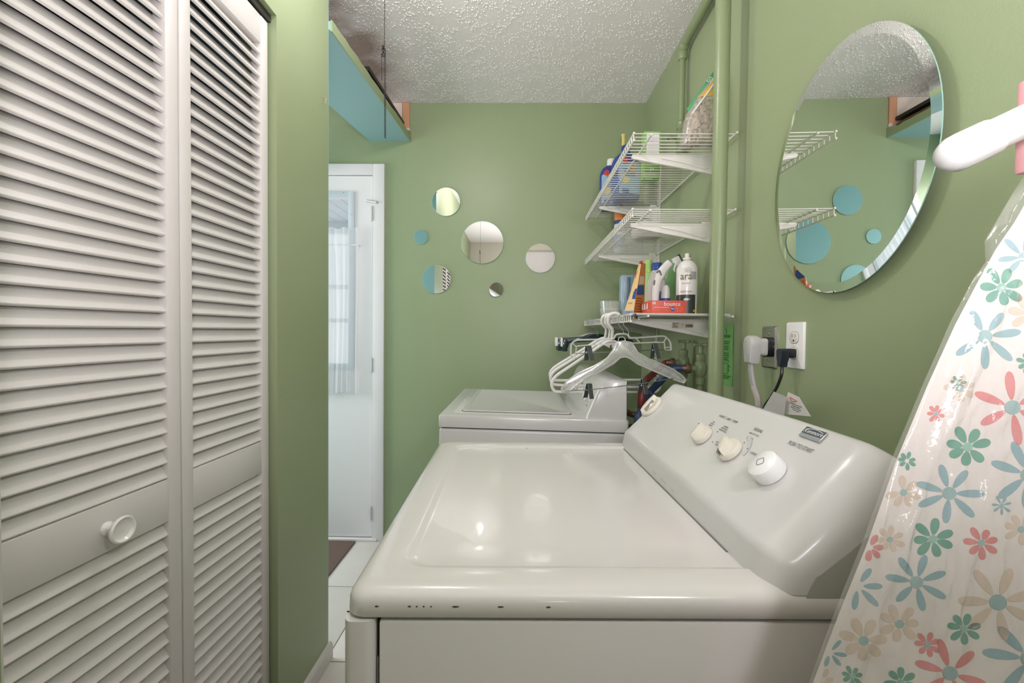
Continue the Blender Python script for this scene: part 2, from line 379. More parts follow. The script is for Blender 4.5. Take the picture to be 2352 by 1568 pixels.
# curtain
def curtain():
    rnd = random.Random(5); W = .66; x1 = atY(829, 560, YD).x; x0 = x1-W; zt = atY(800, 527, YD).z; zb = atY(800, 901, YD).z
    nx, nz = 150, 26; bm = bmesh.new(); g = []
    ph = [rnd.uniform(0, 6) for _ in range(8)]
    for j in range(nz+1):
        t = j/nz; row = []
        z = zt + (zb-zt)*t
        for i in range(nx+1):
            s = i/nx
            f = sum(sin(s*fr*2*pi+ph[k]+t*dr)*a for k, (fr, dr, a) in enumerate(((7, .5, .35), (11, -.8, .3), (17, .4, .2), (27, 1.2, .15))))
            amp = .010+.012*t if t > .12 else (.008 if abs(t-.10) > .025 else .003)
            fl = .006*sin(s*60+ph[5]) if t < .04 else 0
            x = x0 + W*s + .01*sin(t*3+s*9)*t
            row.append(bm.verts.new((x, YD-.030 + f*amp - (.004 if t < .08 else 0), z + fl + (.006*sin(s*23) if j == nz else 0))))
        g.append(row)
    for a, b in zip(g, g[1:]):
        for i in range(nx): bm.faces.new((a[i], a[i+1], b[i+1], b[i]))
    M = bpy.data.materials.new('sheer_curtain'); M.use_nodes = True; nt = M.node_tree; nt.nodes.clear()
    out = nt.nodes.new('ShaderNodeOutputMaterial'); tr = nt.nodes.new('ShaderNodeBsdfTransparent'); d = nt.nodes.new('ShaderNodeBsdfDiffuse'); tl = nt.nodes.new('ShaderNodeBsdfTranslucent')
    for n in (d, tl): n.inputs[0].default_value = rgb(240, 242, 244)
    a = nt.nodes.new('ShaderNodeMixShader'); a.inputs[0].default_value = .5; b = nt.nodes.new('ShaderNodeMixShader'); b.inputs[0].default_value = .62
    nt.links.new(d.outputs[0], a.inputs[1]); nt.links.new(tl.outputs[0], a.inputs[2]); nt.links.new(tr.outputs[0], b.inputs[1]); nt.links.new(a.outputs[0], b.inputs[2]); nt.links.new(b.outputs[0], out.inputs[0])
    root = thing('curtain', 'sheer white gathered curtain over the outer door window', 'curtain', loc=(x1, YD-.03, zb))
    link('panel', bm, M, root, ang=0, world=True).data.shade_smooth()
    bm = bmesh.new(); z = zt+(zb-zt)*.10
    tube(bm, [(x0-.01, YD-.0005, z), (x0-.01, YD-.028, z), (x1-.004, YD-.028, z), (x1-.004, YD-.0005, z)], .0035, 8)
    link('curtain_rod', bm, M_door, root, world=True)
curtain()
# porch beyond the door
pc = thing('ceiling_porch', 'white boarded porch ceiling outside the door window', None, loc=(-1.5, 3.6, 2.32), kind='structure')
bp = bmesh.new(); box(bp, -.058, .058, -.95, .95, 0, .02, bev=.003); p0 = None
for k in range(14):
    if p0 is None: p0 = link('plank', bp, mat('porch_white', rgb(220, 224, 228), .5), pc); o = p0
    else: o = copychild(p0, pc)
    o.location = ((k-9)*.122, 0, 0)
bm = bmesh.new(); box(bm, -1.2, .6, .93, 1.0, -.12, .02); link('beam', bm, MATS['porch_white'], pc)

# ------------------------------------------------------------------ overhead ledge with stored boards
zl = 2.252
A, B = atX(751, 92, XL+.004), atY(942, 331, YB)      # lower right edge
C_, D_ = atY(851, 334, YB), Vector((-.985, YL+.004, 2.252))
led = thing('overhead_ledge', 'green painted ledge high up between closet wall and back wall', 'ledge', loc=(B.x, B.y, 2.25))
bm = bmesh.new()
b4 = [Vector((A.x, YL+.004, 2.252)), Vector((B.x, YB, 2.252)), Vector((C_.x, YB, 2.250)), D_+Vector((0, -.0, 0))]
loft(bm, [b4, [p+Vector((0, 0, .030)) for p in b4]])
link('underside_board', bm, mat('ledge_paint', rgb(140, 178, 178), .45, var=.02), led, world=True)
bm = bmesh.new(); n = 26; r1 = []; rnd = random.Random(9)
for i in range(n+1):
    t = .004+.996*i/n; p = b4[0].lerp(b4[1], t); j = rnd.uniform(-.003, .003) + (.012 if t > .93 else 0)
    r1.append([p+Vector((.0, -.0, -.003)), p+Vector((.006, 0, -.003)), p+Vector((.006, 0, .036+j)), p+Vector((0, 0, .036+j))])
loft(bm, r1); link('edge_lip', bm, M_wall, led, world=True)
# bare plaster patch and raw batten on the back wall above the ledge
M_plas = mat('bare_plaster', rgb(214, 196, 184), .8, var=.12, vscale=30)
M_raw = mat('raw_batten', rgb(206, 152, 118), .7, var=.1, vscale=12)
bm = bmesh.new(); box(bm, -.835, -.672, YB-.006, YB, 2.285, ZC-.002); tag(link('trim_2', bm, M_plas), 'bare plaster patch on the back wall above the ledge', kind='structure')
bm = bmesh.new(); box(bm, -.668, -.630, YB-.010, YB, 2.285, ZC-.001, bev=.002); box(bm, -.650, -.628, YB-.0115, YB, 2.285, 2.325, bev=.004, mi=1)
tag(link('trim_3', bm, [M_raw, M_plas]), 'raw wooden batten at the corner above the ledge', kind='structure')
rnd = random.Random(11)
for k, (dx, dz, th, col, lab) in enumerate(((.030, .012, .016, (86, 62, 50), 'brown board lying lowest on the overhead ledge'), (.035, .034, .010, (120, 84, 66), 'thin reddish brown board in the middle of the ledge pile'), (.028, .052, .018, (46, 38, 36), 'almost black board on top of the ledge pile'))):
    bm = bmesh.new(); a, b = b4[0].lerp(b4[1], .42), b4[0].lerp(b4[1], .985)
    z0 = 2.285+(0, .026, .050)[k]
    pts = [a+Vector((-dx-.13+.02*k, 0, 0)), b+Vector((-dx-.14, -.004, 0)), b+Vector((-dx, -.004, 0)), a+Vector((-dx+.006*k, 0, 0))]
    loft(bm, [[Vector((p.x, p.y, z0)) for p in pts], [Vector((p.x, p.y, z0+th)) for p in pts]])
    tag(link('stored_board', bm, mat('stored_board_%d' % k, rgb(*col), .5)), lab, 'board')

# ------------------------------------------------------------------ ceiling lamp (above the frame) and its pull chain
lp = thing('ceiling_lamp', 'white porcelain ceiling lampholder with bare bulb above the chain', 'lamp', loc=(LAMP.x, LAMP.y, ZC))
bm = bmesh.new(); lathe(bm, [(.056, 0), (.056, -.008), (.045, -.018), (.026, -.026), (.022, -.045), (0, -.045)], 28); link('lampholder', bm, M_plastic, lp)
M_bulb = bpy.data.materials.new('lit_bulb'); M_bulb.use_nodes = True; M_bulb.node_tree.nodes.clear()
e = M_bulb.node_tree.nodes.new('ShaderNodeEmission'); e.inputs[0].default_value = (1, .945, .97, 1); e.inputs[1].default_value = LAMP_L
o_ = M_bulb.node_tree.nodes.new('ShaderNodeOutputMaterial'); M_bulb.node_tree.links.new(e.outputs[0], o_.inputs[0])
bm = bmesh.new(); lathe(bm, [(.014, -.046), (.014, -.058), (.024, -.075), (.031, -.095), (.031, -.108), (.024, -.124), (.010, -.134), (0, -.136)], 20); link('bulb', bm, M_bulb, lp)
YC = LAMP.y
k0 = atY(882, 105, YC); kb = atY(884.5, 316, YC); XC = k0.x
ch = bmesh.new()
def beads(p, q, step=.0034, r=.00145):
    p, q = Vector(p), Vector(q); n = max(1, int((q-p).length/step))
    for i in range(n+1): ball(ch, p.lerp(q, i/n), r, sub=1)
beads((XC+.002, YC, ZC-.03), (XC+.001, YC, k0.z))
rnd = random.Random(2)
for k in range(46): ball(ch, (k0.x+rnd.gauss(-.002, .0022), YC+rnd.gauss(0, .002), k0.z-.012+rnd.uniform(-.016, .014)), .0016)
beads((k0.x-.006, YC, k0.z-.02), (k0.x-.0055, YC, k0.z-.085))
for k in range(2): beads((k0.x+.0005+k*.003, YC+.001*k, k0.z-.01), (kb.x-.001+k*.002, YC+.001*k, kb.z))
tag(link('pull_chain', ch, mat('bead_chain', rgb(66, 62, 66), .35, metal=.8), ang=0), 'dark beaded pull chain hanging knotted from the ceiling', 'chain').data.shade_smooth()

# doormat in the hall
bm = bmesh.new(); a = atZ(820, 1252, 0); box(bm, -1.62, -.916, 1.95, 2.41, .0005, .010, bev=.003)
mt = tag(link('doormat', bm, mat('brown_mat', rgb(124, 106, 98), .95, spec=.1, bump=1, bscale=400, var=.25, vscale=180)), 'brown ribbed doormat on the tiles before the outer door', 'mat')
# ------------------------------------------------------------------ dryer
ZTOP = .908
PHI = .028
Md = frame(Vector((-.1935, .474, 0)), (cos(PHI), sin(PHI), 0), (-sin(PHI), cos(PHI), 0))
dryer = thing('dryer', 'white dryer with rounded worktop, nearest the viewpoint', 'dryer', Md)
DW, DL = .685, .675
def ringz(w0, w1, l0, l1, r, z, n=6): return [(x, y, z) for x, y in rrect(w1-w0, l1-l0, r, n, (w0+w1)/2, (l0+l1)/2)]
rings = [ringz(.004, DW, .004, DL-.002, .018, .8765), ringz(0, DW, 0, DL, .022, .880), ringz(0, DW, 0, DL, .024, .8935)]
for k in range(1, 6):
    a = k/5*pi/2; e = .020*(1-cos(a)); z = .8935+.0145*sin(a); rings.append(ringz(e, DW-e, e, DL-e, .026-.004*k/5, z))
rings += [ringz(.050, DW-.02, .050, DL-.050, .03, ZTOP+.0005), ringz(.0535, DW-.02, .0535, DL-.0535, .03, ZTOP-.0005), ringz(.059, DW-.02, .059, DL-.059, .03, ZTOP-.003),
          ringz(.064, DW-.02, .064, DL-.064, .03, ZTOP-.004), ringz(.12, DW-.05, .12, DL-.12, .03, ZTOP-.004)]
bm = bmesh.new(); loft(bm, rings); wt = link('worktop', bm, M_enamel, dryer, ang=50)
# paint chips along the near lip and one on the top
M_chip = mat('rust_chip', rgb(84, 70, 60), .8)
for px, s in ((865, .0025), (940, .0022), (957, .0012), (973, .0012), (990, .001), (1046, .0045), (1150, .004), (1260, .003), (800, .002)):
    p = Md.inverted() @ atY(px, 1397+(px-800)*.019, .474+(px-800)*.00001)
    ch = bmesh.new(); ball(ch, (p.x, -.0002, .892 if px != 800 else .886), 1, s=(s, .0006, .0011), sub=1); link('paint_chip', ch, M_chip, wt)
ch = bmesh.new(); p = Md.inverted() @ atZ(1210, 1029, ZTOP); ball(ch, (p.x, p.y, ZTOP-.0001), .0025, s=(1, .8, .2))
link('paint_chip', ch, M_chip, wt)
# body: front frame column, recessed side panel, front with door
bm = bmesh.new()
prism(bm, rrect(.0345, .10, .010, 4, .0168, .048), .02, .8755)                                   # front near column
box(bm, 0, .03, .09, DL, .02, .8755, bev=.006)                                                   # front panel
link('front_panel', bm, M_enamel, dryer)
bm = bmesh.new(); box(bm, .0385, DW, .002, DL-.002, .02, .8735, bev=.003); link('cabinet', bm, M_enamel, dryer)
bm = bmesh.new(); box(bm, .030, .045, .012, DL-.02, .03, .8745); link('seam', bm, M_dark, dryer)
bm = bmesh.new(); box(bm, .0352, .0372, .006, .010, .78, .83, bev=.0008); link('seam_clip', bm, M_chrome, dryer)
ch = bmesh.new(); ball(ch, (.0075, .0005, .858), 1, s=(.0016, .0008, .003)); link('paint_chip', ch, MATS['rust_chip'], dryer)
bm = bmesh.new(); prism(bm, rrect(.44, .42, .03, 4), 0, .012, frame(Vector((.0005, DL/2, .45)), (0, -1, 0), (0, 0, 1)), bev=.004)
dd = link('dryer_door', bm, M_enamel, dryer)
bm = bmesh.new(); box(bm, -.022, -.010, .52, .54, .38, .52, bev=.004); link('door_handle', bm, M_plastic, dd)
# console -----------------------------------------------------------
iM = Md.inverted()
B_near, B_far = iM @ atZ(1722, 1311, ZTOP), iM @ atZ(1428, 1022, ZTOP)
xb = lambda y: B_far.x + (B_near.x-B_far.x)*(y-B_far.y)/(B_near.y-B_far.y)
y0, y1 = .004, .652
FU = Vector((.128, 0, .134)).normalized(); FN = Vector((-FU.z, 0, FU.x))        # up the face, out of the face
CRE = Vector((.012, 0, .040)); TOPL = .178                                       # crease above the base, face length
def section(y, dl):
    b = Vector((xb(y), y, ZTOP-.004)); bow = .004*(1-((y-.33)/.33)**2)
    def off(t): return Vector((.80-.10*t, 0, -(.20+.52*t)))*dl
    pts = [b+Vector((.62*dl, 0, 0)), b+Vector((.003+.66*dl, 0, .014)), b+Vector((.006+.72*dl, 0, .030-.1*dl)), b+CRE+off(0)+FU*-.004+FN*.002]
    for t in (.02, .25, .5, .75, .93): pts.append(b+CRE+off(t)+FU*(TOPL*t+bow*t) + FN*(.0015 if t == .02 else 0))
    T = b+CRE+off(1)+FU*(TOPL*.93+bow); ctr = T-FN*.014
    for k in range(1, 6):
        a = k/5*radians(133); pts.append(ctr + FN*.014*cos(a) + FU*.014*sin(a))
    xr = max(.655, pts[-1].x+.004)
    pts += [Vector((xr, y, pts[-1].z-.004)), Vector((xr, y, ZTOP-.004))]
    return pts
secs = []
R1, R2 = .050, .018
for k in range(9):
    a = k/8*pi/2; secs.append(section(y0+R1*(1-sin(pi/2-a)) if False else y0+R1*(1-cos(a)), R1*(1-sin(a))))
for y in (.12, .22, .33, .44, .54, .60): secs.append(section(y, 0))
for k in range(6):
    a = k/5*pi/2; secs.append(section(y1-R2+R2*sin(a), R2*(1-cos(a))))
bm = bmesh.new(); loft(bm, secs); con = link('console', bm, mat('console_plastic', rgb(214, 212, 211), .2, coat=.25), dryer, ang=60)
ee = secs[0]; bm = bmesh.new()
pl = [Vector((p.x+.006, y0-.0005, p.z)) for p in ee]; ctr = sum(pl, Vector())/len(pl)
pl = [Vector((min(ctr.x+(p.x-ctr.x)*.965, .655), y0-.001, ZTOP-.003+(p.z-ZTOP)*.975)) for p in pl]
loft(bm, [pl, [p+Vector((0, .01, 0)) for p in pl]]); link('console_end_panel', bm, mat('console_end_shade', rgb(176, 178, 168), .3), con)  # darker, greener end colour holds the shade and the wall's green reflection
bm = bmesh.new(); tube(bm, [Vector((xb(y)-.0008, y, ZTOP-.0038)) for y in (.10, .2, .35, .5, .64)], .0013, 6); link('base_gasket', bm, mat('gasket_grey', rgb(120, 120, 116), .6), con)
# face frame in world space
fo = Md @ (Vector((xb(.33), .33, ZTOP-.004))+CRE); Mr = Md.to_3x3()
WN = (Mr @ FN).normalized(); WU = (Mr @ FU).normalized(); WR = WU.cross(WN)          # WR: reading direction (towards the viewpoint)
def fp(px, py): return atP(px, py, fo, WN)
def fm(px, py, lift=0, rot=0):
    return frame(fp(px, py)+WN*lift, WR*cos(rot)+WU*sin(rot), WU*cos(rot)-WR*sin(rot))
def cl(name, fn, m, parent): bm = bmesh.new(); fn(bm); return link(name, bm, m, parent, world=True)
def disc_print(px, py, r0, r1, a0, a1, m, name, n=24):
    Mx = fm(px, py, .0004)
    def f(b):
        a = [Vector((cos(a0+(a1-a0)*k/n), sin(a0+(a1-a0)*k/n), 0)) for k in range(n+1)]
        for k in range(n):
            vs = [b.verts.new(Mx @ (v*r)) for v, r in ((a[k], r0), (a[k], r1), (a[k+1], r1), (a[k+1], r0))]
            b.faces.new(vs)
    return cl(name, f, m, con)
# timer
tk = (1499, 938)
disc_print(*tk, .018, .0365, radians(-215), radians(60), M_lgrey, 'dial_ring')
def ticks(b):
    Mx = fm(*tk, .0005)
    for k in range(26):
        a = radians(-215+k*11.2); Mt = Mx @ Matrix.Rotation(a, 4, 'Z')
        box(b, .0378, .0395, -.0004, .0004, 0, .0002, M=Mt)
cl('tick_marks', ticks, M_grey, con)
def knob(px, py, r, h, gripw, rot, m, name):
    Mx = fm(px, py, 0, rot)
    k = cl(name, lambda b: lathe(b, [(r*.86, 0), (r, .002), (r, h*.35), (r*.93, h*.48), (r*.6, h*.52), (0, h*.54)], 40, Mx), m, con)
    def grip(b):
        ring0 = [(-r*.90, 0), (-r*.5, gripw*.75), (0, gripw), (r*.5, gripw*.75), (r*.9, 0), (r*.5, -gripw*.75), (0, -gripw), (-r*.5, -gripw*.75)]
        loft(b, [[(x*s, y*s2, z) for x, y in ring0] for s, s2, z in ((1, 1.25, h*.4), (1, 1.0, h*.8), (.95, .8, h), (.8, .5, h*1.04))], Mx)
    cl('grip', grip, m, k)
    return k, Mx
k, Mx = knob(1499, 936, .0315, .020, .010, radians(100), M_cream, 'timer_knob')
cl('indicator_dot', lambda b: lathe(b, [(.0013, 0), (.0013, .0004)], 12, Mx @ Matrix.Translation((-.0285, .004, .0075))), M_grey, k)
cl('grip_insert', lambda b: box(b, -.020, .012, -.0103, -.0088, .011, .0185, M=Mx, bev=.0006), M_taupe, k)
cl('inner_ring', lambda b: tube(b, [(.0215*cos(a*pi/16), .0215*sin(a*pi/16), .0104) for a in range(32)], .0004, 5, closed=True, M=Mx), M_taupe, k)
k, Mx = knob(1617, 1003, .0200, .022, .0075, radians(110), M_cream, 'temperature_knob')
cl('indicator_dot', lambda b: lathe(b, [(.0017, 0), (.0017, .0005)], 12, Mx @ Matrix.Translation((.012, 0, .0225))), M_grey, k)
cl('grip_insert', lambda b: box(b, -.012, .010, .0085, .0098, .009, .016, M=Mx, bev=.0005), M_taupe, k)
k, Mx = knob(1680, 1037, .0215, .022, .0085, radians(128), M_cream, 'signal_knob')
cl('indicator_dot', lambda b: lathe(b, [(.0017, 0), (.0017, .0005)], 12, Mx @ Matrix.Translation((.0165, 0, .0195))), M_grey, k)
cl('grip_insert', lambda b: box(b, -.016, .010, .0080, .0105, .009, .0185, M=Mx, bev=.0005), M_taupe, k)
disc_print(1690, 1030, .0225, .030, radians(-8), radians(85), M_lgrey, 'dial_ring')
def dots(pts, r=.0011):
    for px, py in pts: cl('print_dot', lambda b: lathe(b, [(r, 0), (r, .0004)], 12, fm(px, py, .0005)), M_grey, con)
dots(((1633, 983.5), (1648, 991.5), (1637, 1015), (1710, 1016.5), (1717.5, 1030.5)))
Mx = fm(1771, 1084)
k = cl('start_button', lambda b: lathe(b, [(.0232, 0), (.0232, .0155), (.0222, .0192), (.0195, .0212), (.0, .0218)], 48, Mx), mat('button_white', rgb(236, 236, 236), .2, coat=.3), con)
def dia(b):
    pts = [Vector((x, y, .0217)) for x, y in rrect(.0108, .0108, .002, 3)]
    R = Matrix.Rotation(radians(45), 4, 'Z'); tube(b, [Mx @ (R @ p) for p in pts], .0005, 5, closed=True)
cl('diamond_mark', dia, M_grey, k)
# lettering
def ft(s, px, py, size, sx=.85, m=M_grey): text(s, size, fm(px, py, .0003), m, con, sx=sx)
ft('FABRIC CARE / TEMP', 1672, 962, .0075, .95); ft('SIGNAL', 1742, 988, .0085); ft('PUSH TO START', 1838, 1026, .0095, .72)
ft('END OF CYCLE', 1732, 997.5, .0045); ft('SOFTER', 1722, 1006.5, .0055); ft('LOUDER', 1732, 1042, .0058)
ft('EASY\nCASUAL /\nMEDIUM', 1636, 973, .0044); ft('NORMAL\nPERM PRESS /\nMEDIUM HIGH', 1664, 985, .0046); ft('COTTON\nHIGH', 1648, 1019, .0046)
ft('TIMED DRY', 1553, 914.5, .0068); ft('AIR DRY', 1480, 984, .0066); ft('NORMAL DRY', 1462, 941, .0045); ft('LESS DRY', 1455, 951, .0042); ft('WRINKLE GUARD', 1499, 906, .0038)
for s, px, py in (('80', 1534.5, 905), ('70', 1539, 913), ('60', 1537.5, 919.5), ('50', 1534.5, 926.5), ('40', 1529, 935), ('30', 1522.5, 943), ('20', 1515, 951), ('10', 1491, 968), ('30', 1463.5, 977), ('20', 1468, 979), ('10', 1473, 980)): ft(s, px, py, .0042)
Mb = fm(1869, 998.5, .0004)
bd = cl('badge', lambda b: box(b, -.0205, .0205, -.0090, .0090, 0, .0018, M=Mb, bev=.0008), mat('badge_silver', rgb(200, 202, 204), .25, metal=.8), con)
cl('badge_plate', lambda b: (box(b, -.0192, .0192, -.0028, .0080, .0018, .0021, M=Mb), box(b, -.0192, .0192, -.0078, -.0036, .0018, .0021, mi=1, M=Mb)), [mat('badge_navy', rgb(70, 78, 88), .4), mat('badge_grey', rgb(150, 156, 160), .4)], bd)
text('Kenmore', .0094, Mb @ Matrix.Translation((0, .0018, .0022)), M_plastic, bd, shear=.2)
cl('badge_swoosh', lambda b: tube(b, [Mb @ Vector((-.015+.031*t, .0048+.0024*sin(pi*t), .0023)) for t in [i/10 for i in range(11)]], .0005, 5), M_plastic, bd)
# three faint words on the skirt
for s, px, py in (('Heavy Duty', 1504, 1086), ('King Size Capacity', 1525, 1106), ('Quiet Pack', 1546, 1127)):
    q = atZ(px, py, ZTOP+.016)
    text(s, .0055, frame(q+WN*.002, WR, Vector((.10, 0, 1))), mat('faint_print', rgb(176, 176, 176), .5), con, sx=.7)

# ------------------------------------------------------------------ washer
Yw0, Yw1 = 1.50, 2.215
TILT = .016
a, b = atY(997, 968, Yw0), atY(1062, 900, Yw1)
dv = Vector((b.x-a.x, b.y-a.y, 0)).normalized(); 
Mw_ = frame(Vector((a.x, Yw0, 0)), Vector((dv.y, -dv.x, -TILT)), Vector((dv.x, dv.y, 0)))
washer = thing('washer', 'white top loading washer standing behind the dryer', 'washer', Mw_)
iw = Mw_.inverted(); WW, WL = .66, .70
zT = (iw @ atY(1000, 952.5, Yw0)).z; zS = (iw @ atY(1000, 980, Yw0)).z
bm = bmesh.new(); box(bm, .003, WW, .001, WL, .02, zS-.003, bev=.010, seg=3); link('cabinet', bm, M_washer, washer)
bm = bmesh.new(); box(bm, .012, WW-.01, .006, WL-.01, zS-.02, zS+.004); link('seam', bm, M_dark, washer)
rg = [ringz(.002, WW, 0, WL, .012, zS), ringz(0, WW, 0, WL, .012, zS+.003), ringz(0, WW, 0, WL, .012, zT-.006), ringz(.002, WW-.002, .002, WL-.002, .012, zT-.001), ringz(.006, WW-.006, .006, WL-.006, .012, zT)]
bm = bmesh.new(); loft(bm, rg); link('top_panel', bm, M_washer, washer)
lx0, lx1 = .072, .468
bm = bmesh.new(); box(bm, lx0-.028, lx1+.02, .055, WL-.045, zT-.004, zT+.0012, bev=.001); link('lid_well', bm, M_washer, washer)
bm = bmesh.new()
rl = [ringz(lx0, lx1, .070, WL-.058, .016, zT+.001), ringz(lx0, lx1, .070, WL-.058, .016, zT+.0055), ringz(lx0+.004, lx1-.004, .074, WL-.062, .014, zT+.007), ringz(lx0+.012, lx1-.012, .082, WL-.070, .012, zT+.0068), ringz(lx0+.018, lx1-.018, .088, WL-.076, .01, zT+.0050)]
loft(bm, rl); lid = link('lid', bm, M_washer, washer)
bm = bmesh.new(); tube(bm, [(x, y, zT+.0022) for x, y in rrect(lx1-lx0+.003, WL-.128+.003, .016, 4, (lx0+lx1)/2, (WL+.012)/2)], .0011, 5, closed=True); link('lid_gap', bm, M_grey, washer)
bm = bmesh.new(); ball(bm, (.052, .33, zT+.001), .012, s=(.7, 1.2, .15), sub=2); link('finger_notch', bm, M_lgrey, washer)
# washer console
cp = [(.512, zT), (.520, zT+.025), (.550, zT+.100), (.560, zT+.122), (.575, zT+.136), (.60, zT+.141), (.652, zT+.136), (.656, zT)]
bm = bmesh.new()
secw = []
for y, s in ((.012, .94), (.016, .985), (.026, 1), (.35, 1), (WL-.02, 1), (WL-.008, .97)):
    secw.append([(.60+(x-.60)*s, y, zT+(z-zT)*s) for x, z in cp])
loft(bm, secw); wc = link('console', bm, M_washer, washer, ang=40)
wfn = Vector((-.075, 0, .030)).normalized(); wfu = Vector((.030, 0, .075)).normalized()
def wm(y, t, lift=.0006): return Mw_ @ frame(Vector((.520, y, zT+.025))+Vector((.030, 0, .075))*t+wfn*lift, (0, -1, 0), wfu)
for y, r in ((.13, .020), (.28, .016), (.42, .016), (.56, .020)):
    cl('control_knob', lambda b: lathe(b, [(r, 0), (r, .006), (r*.6, .010), (r*.5, .018), (0, .0185)], 24, wm(y, .5)), M_plastic, wc)
for y, t, w_, h in ((.08, .15, .03, .003), (.09, .30, .022, .002), (.20, .8, .04, .003), (.35, .8, .05, .003), (.36, .2, .05, .002), (.5, .8, .03, .003), (.64, .5, .04, .004)):
    cl('print_mark', lambda b: box(b, -w_/2, w_/2, -h/2, h/2, 0, .0003, M=wm(y, t)), M_grey, wc)
# ------------------------------------------------------------------ mirrors
def round_mirror(name, M, r, thick, bevel, label, cat='mirror', group=None, gap=.0, sx=1):
    root = thing(name, label, cat, M, group=group)
    bm = bmesh.new()
    if bevel: lathe(bm, [(r-bevel, thick-.00001), (r-bevel, thick)], 96)
    else: lathe(bm, [(r-.0012, thick-.00001), (r-.0012, thick)], 64)
    for f in [f for f in bm.faces if len(f.verts) < 5 or f.normal.z < 0]: bm.faces.remove(f)
    link('glass_face', bm, M_mirror, root, ang=0)
    if bevel:
        bm = bmesh.new(); lathe(bm, [(r, thick-.0022), (r-bevel, thick)], 96); 
        for f in [f for f in bm.faces if len(f.verts) > 4]: bm.faces.remove(f)
        link('bevelled_rim', bm, M_mirror, root, ang=20)
    bm = bmesh.new(); lathe(bm, [(r-.001, 0), (r, .0006), (r, thick-(.0022 if bevel else .001)), (r-.0012, thick-(.0022 if bevel else 0))], 96)
    for f in [f for f in bm.faces if len(f.verts) > 4 and f.calc_center_median().z > .001]: bm.faces.remove(f)
    link('edge', bm, M_medge, root)
    if gap:
        bm = bmesh.new(); lathe(bm, [(r-.03, -gap), (r-.03, -gap+.002), (r-.008, -.0008), (r-.008, -.0002)], 64); link('backing', bm, M_mback, root)
    if sx != 1:
        for o in root.children:
            for v in o.data.vertices: v.co.x *= sx
    return root
YM = YB
for px, py, r, tx, tz, lab in ((1025, 464, 32.5, .016, 0, 'round wall mirror above the largest one, upper left of the cluster'), (967, 545, 16.5, .012, 0, 'smallest round mirror nearest the outer door'),
        (1108, 557, 48.5, 0, .012, 'largest round mirror in the middle of the back wall cluster'), (1241, 593, 33.5, 0, 0, 'round mirror nearest the wire shelves on the back wall'),
        (1003, 641, 33, .0105, 0, 'round mirror below the smallest one, reflecting the louvred doors'), (1140, 665, 16.5, -.20, -.15, 'small round mirror lowest in the back wall cluster')):
    c = atY(px, py, YM); n = Vector((-tx, -1, tz)).normalized()
    M = frame(c+Vector((0, -.0008-r*YM/F*math.hypot(tx, tz), 0)), Vector((-n.y, n.x, 0)), Vector((0, n.z, -n.y)))
    round_mirror('wall_mirror', M, r*YM/F, .004, 0, lab, group='small round mirrors on the back wall')
# large mirror on the right wall, very slightly taller than wide
cM = Vector((.660, .9351, 1.5480)); z = Vector((-1, .0111, -.0059)).normalized()
x = Vector((0, 0, 1)).cross(z).normalized(); y = z.cross(x); Mx = Matrix((x, y, z)).transposed().to_4x4(); Mx.translation = cM-z*.005
round_mirror('round_mirror', Mx, .2595, .005, .019, 'large round mirror with a wide slanted rim on the right wall', gap=.0135, sx=.2291/.2595)

# ------------------------------------------------------------------ pipes
def ptube(pts, r, name, label, cat, n=20, m=M_pipe):
    bm = bmesh.new(); tube(bm, pts, r, n); return tag(link(name, bm, m, ang=60), label, cat)
Xp = .604
pc0 = atX(1652, 440, Xp)
big = ptube([(Xp, pc0.y, 0), (Xp, pc0.y, ZC)], .0222, 'waste_pipe', 'thick green painted pipe from floor to ceiling beside the shelves', 'pipe', 32)
Xs = .652
ea, eb = atX(1568, 116, Xs), atX(1553, 300, Xs)
sup = thing('supply_pipe', 'thinner green pipe along the ceiling edge dropping behind the shelves', 'pipe', loc=(Xs, ea.y, ea.z))
cl('overhead_run', lambda b: tube(b, [(Xs, YR, ZC-.075), (Xs, 1.2, ZC-.075), (Xs, ea.y-.07, ea.z+.020), (Xs, ea.y-.015, ea.z+.010)], .017, 16), M_pipe, sup)
def elb(b):
    lathe(b, [(.0, -.02), (.017, -.018), (.020, -.012), (.020, .012), (.017, .018), (0, .02)], 20, frame(Vector((Xs, ea.y-.012, ea.z+.008)), (1, 0, 0), (0, .3, 1)))
    lathe(b, [(.0, -.022), (.016, -.02), (.019, -.014), (.019, .010), (.014, .016), (0, .018)], 20, Matrix.Translation((Xs, ea.y, ea.z-.018)))
cl('elbow', elb, M_pipe, sup)
cl('drop', lambda b: tube(b, [(Xs, ea.y, ea.z-.01), (Xs, ea.y, eb.z-.11)], .0125, 16), M_pipe, sup)
def vv(b):
    Mv = Matrix.Translation((Xs, ea.y, eb.z-.053))
    lathe(b, [(.013, -.07), (.019, -.062), (.019, -.035), (.015, -.028), (.021, -.018), (.024, 0), (.021, .018), (.015, .028), (.019, .034), (.019, .058), (.013, .066)], 10, Mv)
    lathe(b, [(.012, 0), (.014, .012), (.009, .018), (.006, .040)], 12, Mv @ Matrix.Rotation(-pi/2, 4, 'Y'))
    box(b, -.052, -.044, -.022, .022, -.008, .008, bev=.003, M=Mv)
cl('stop_valve', vv, M_pipe, sup)
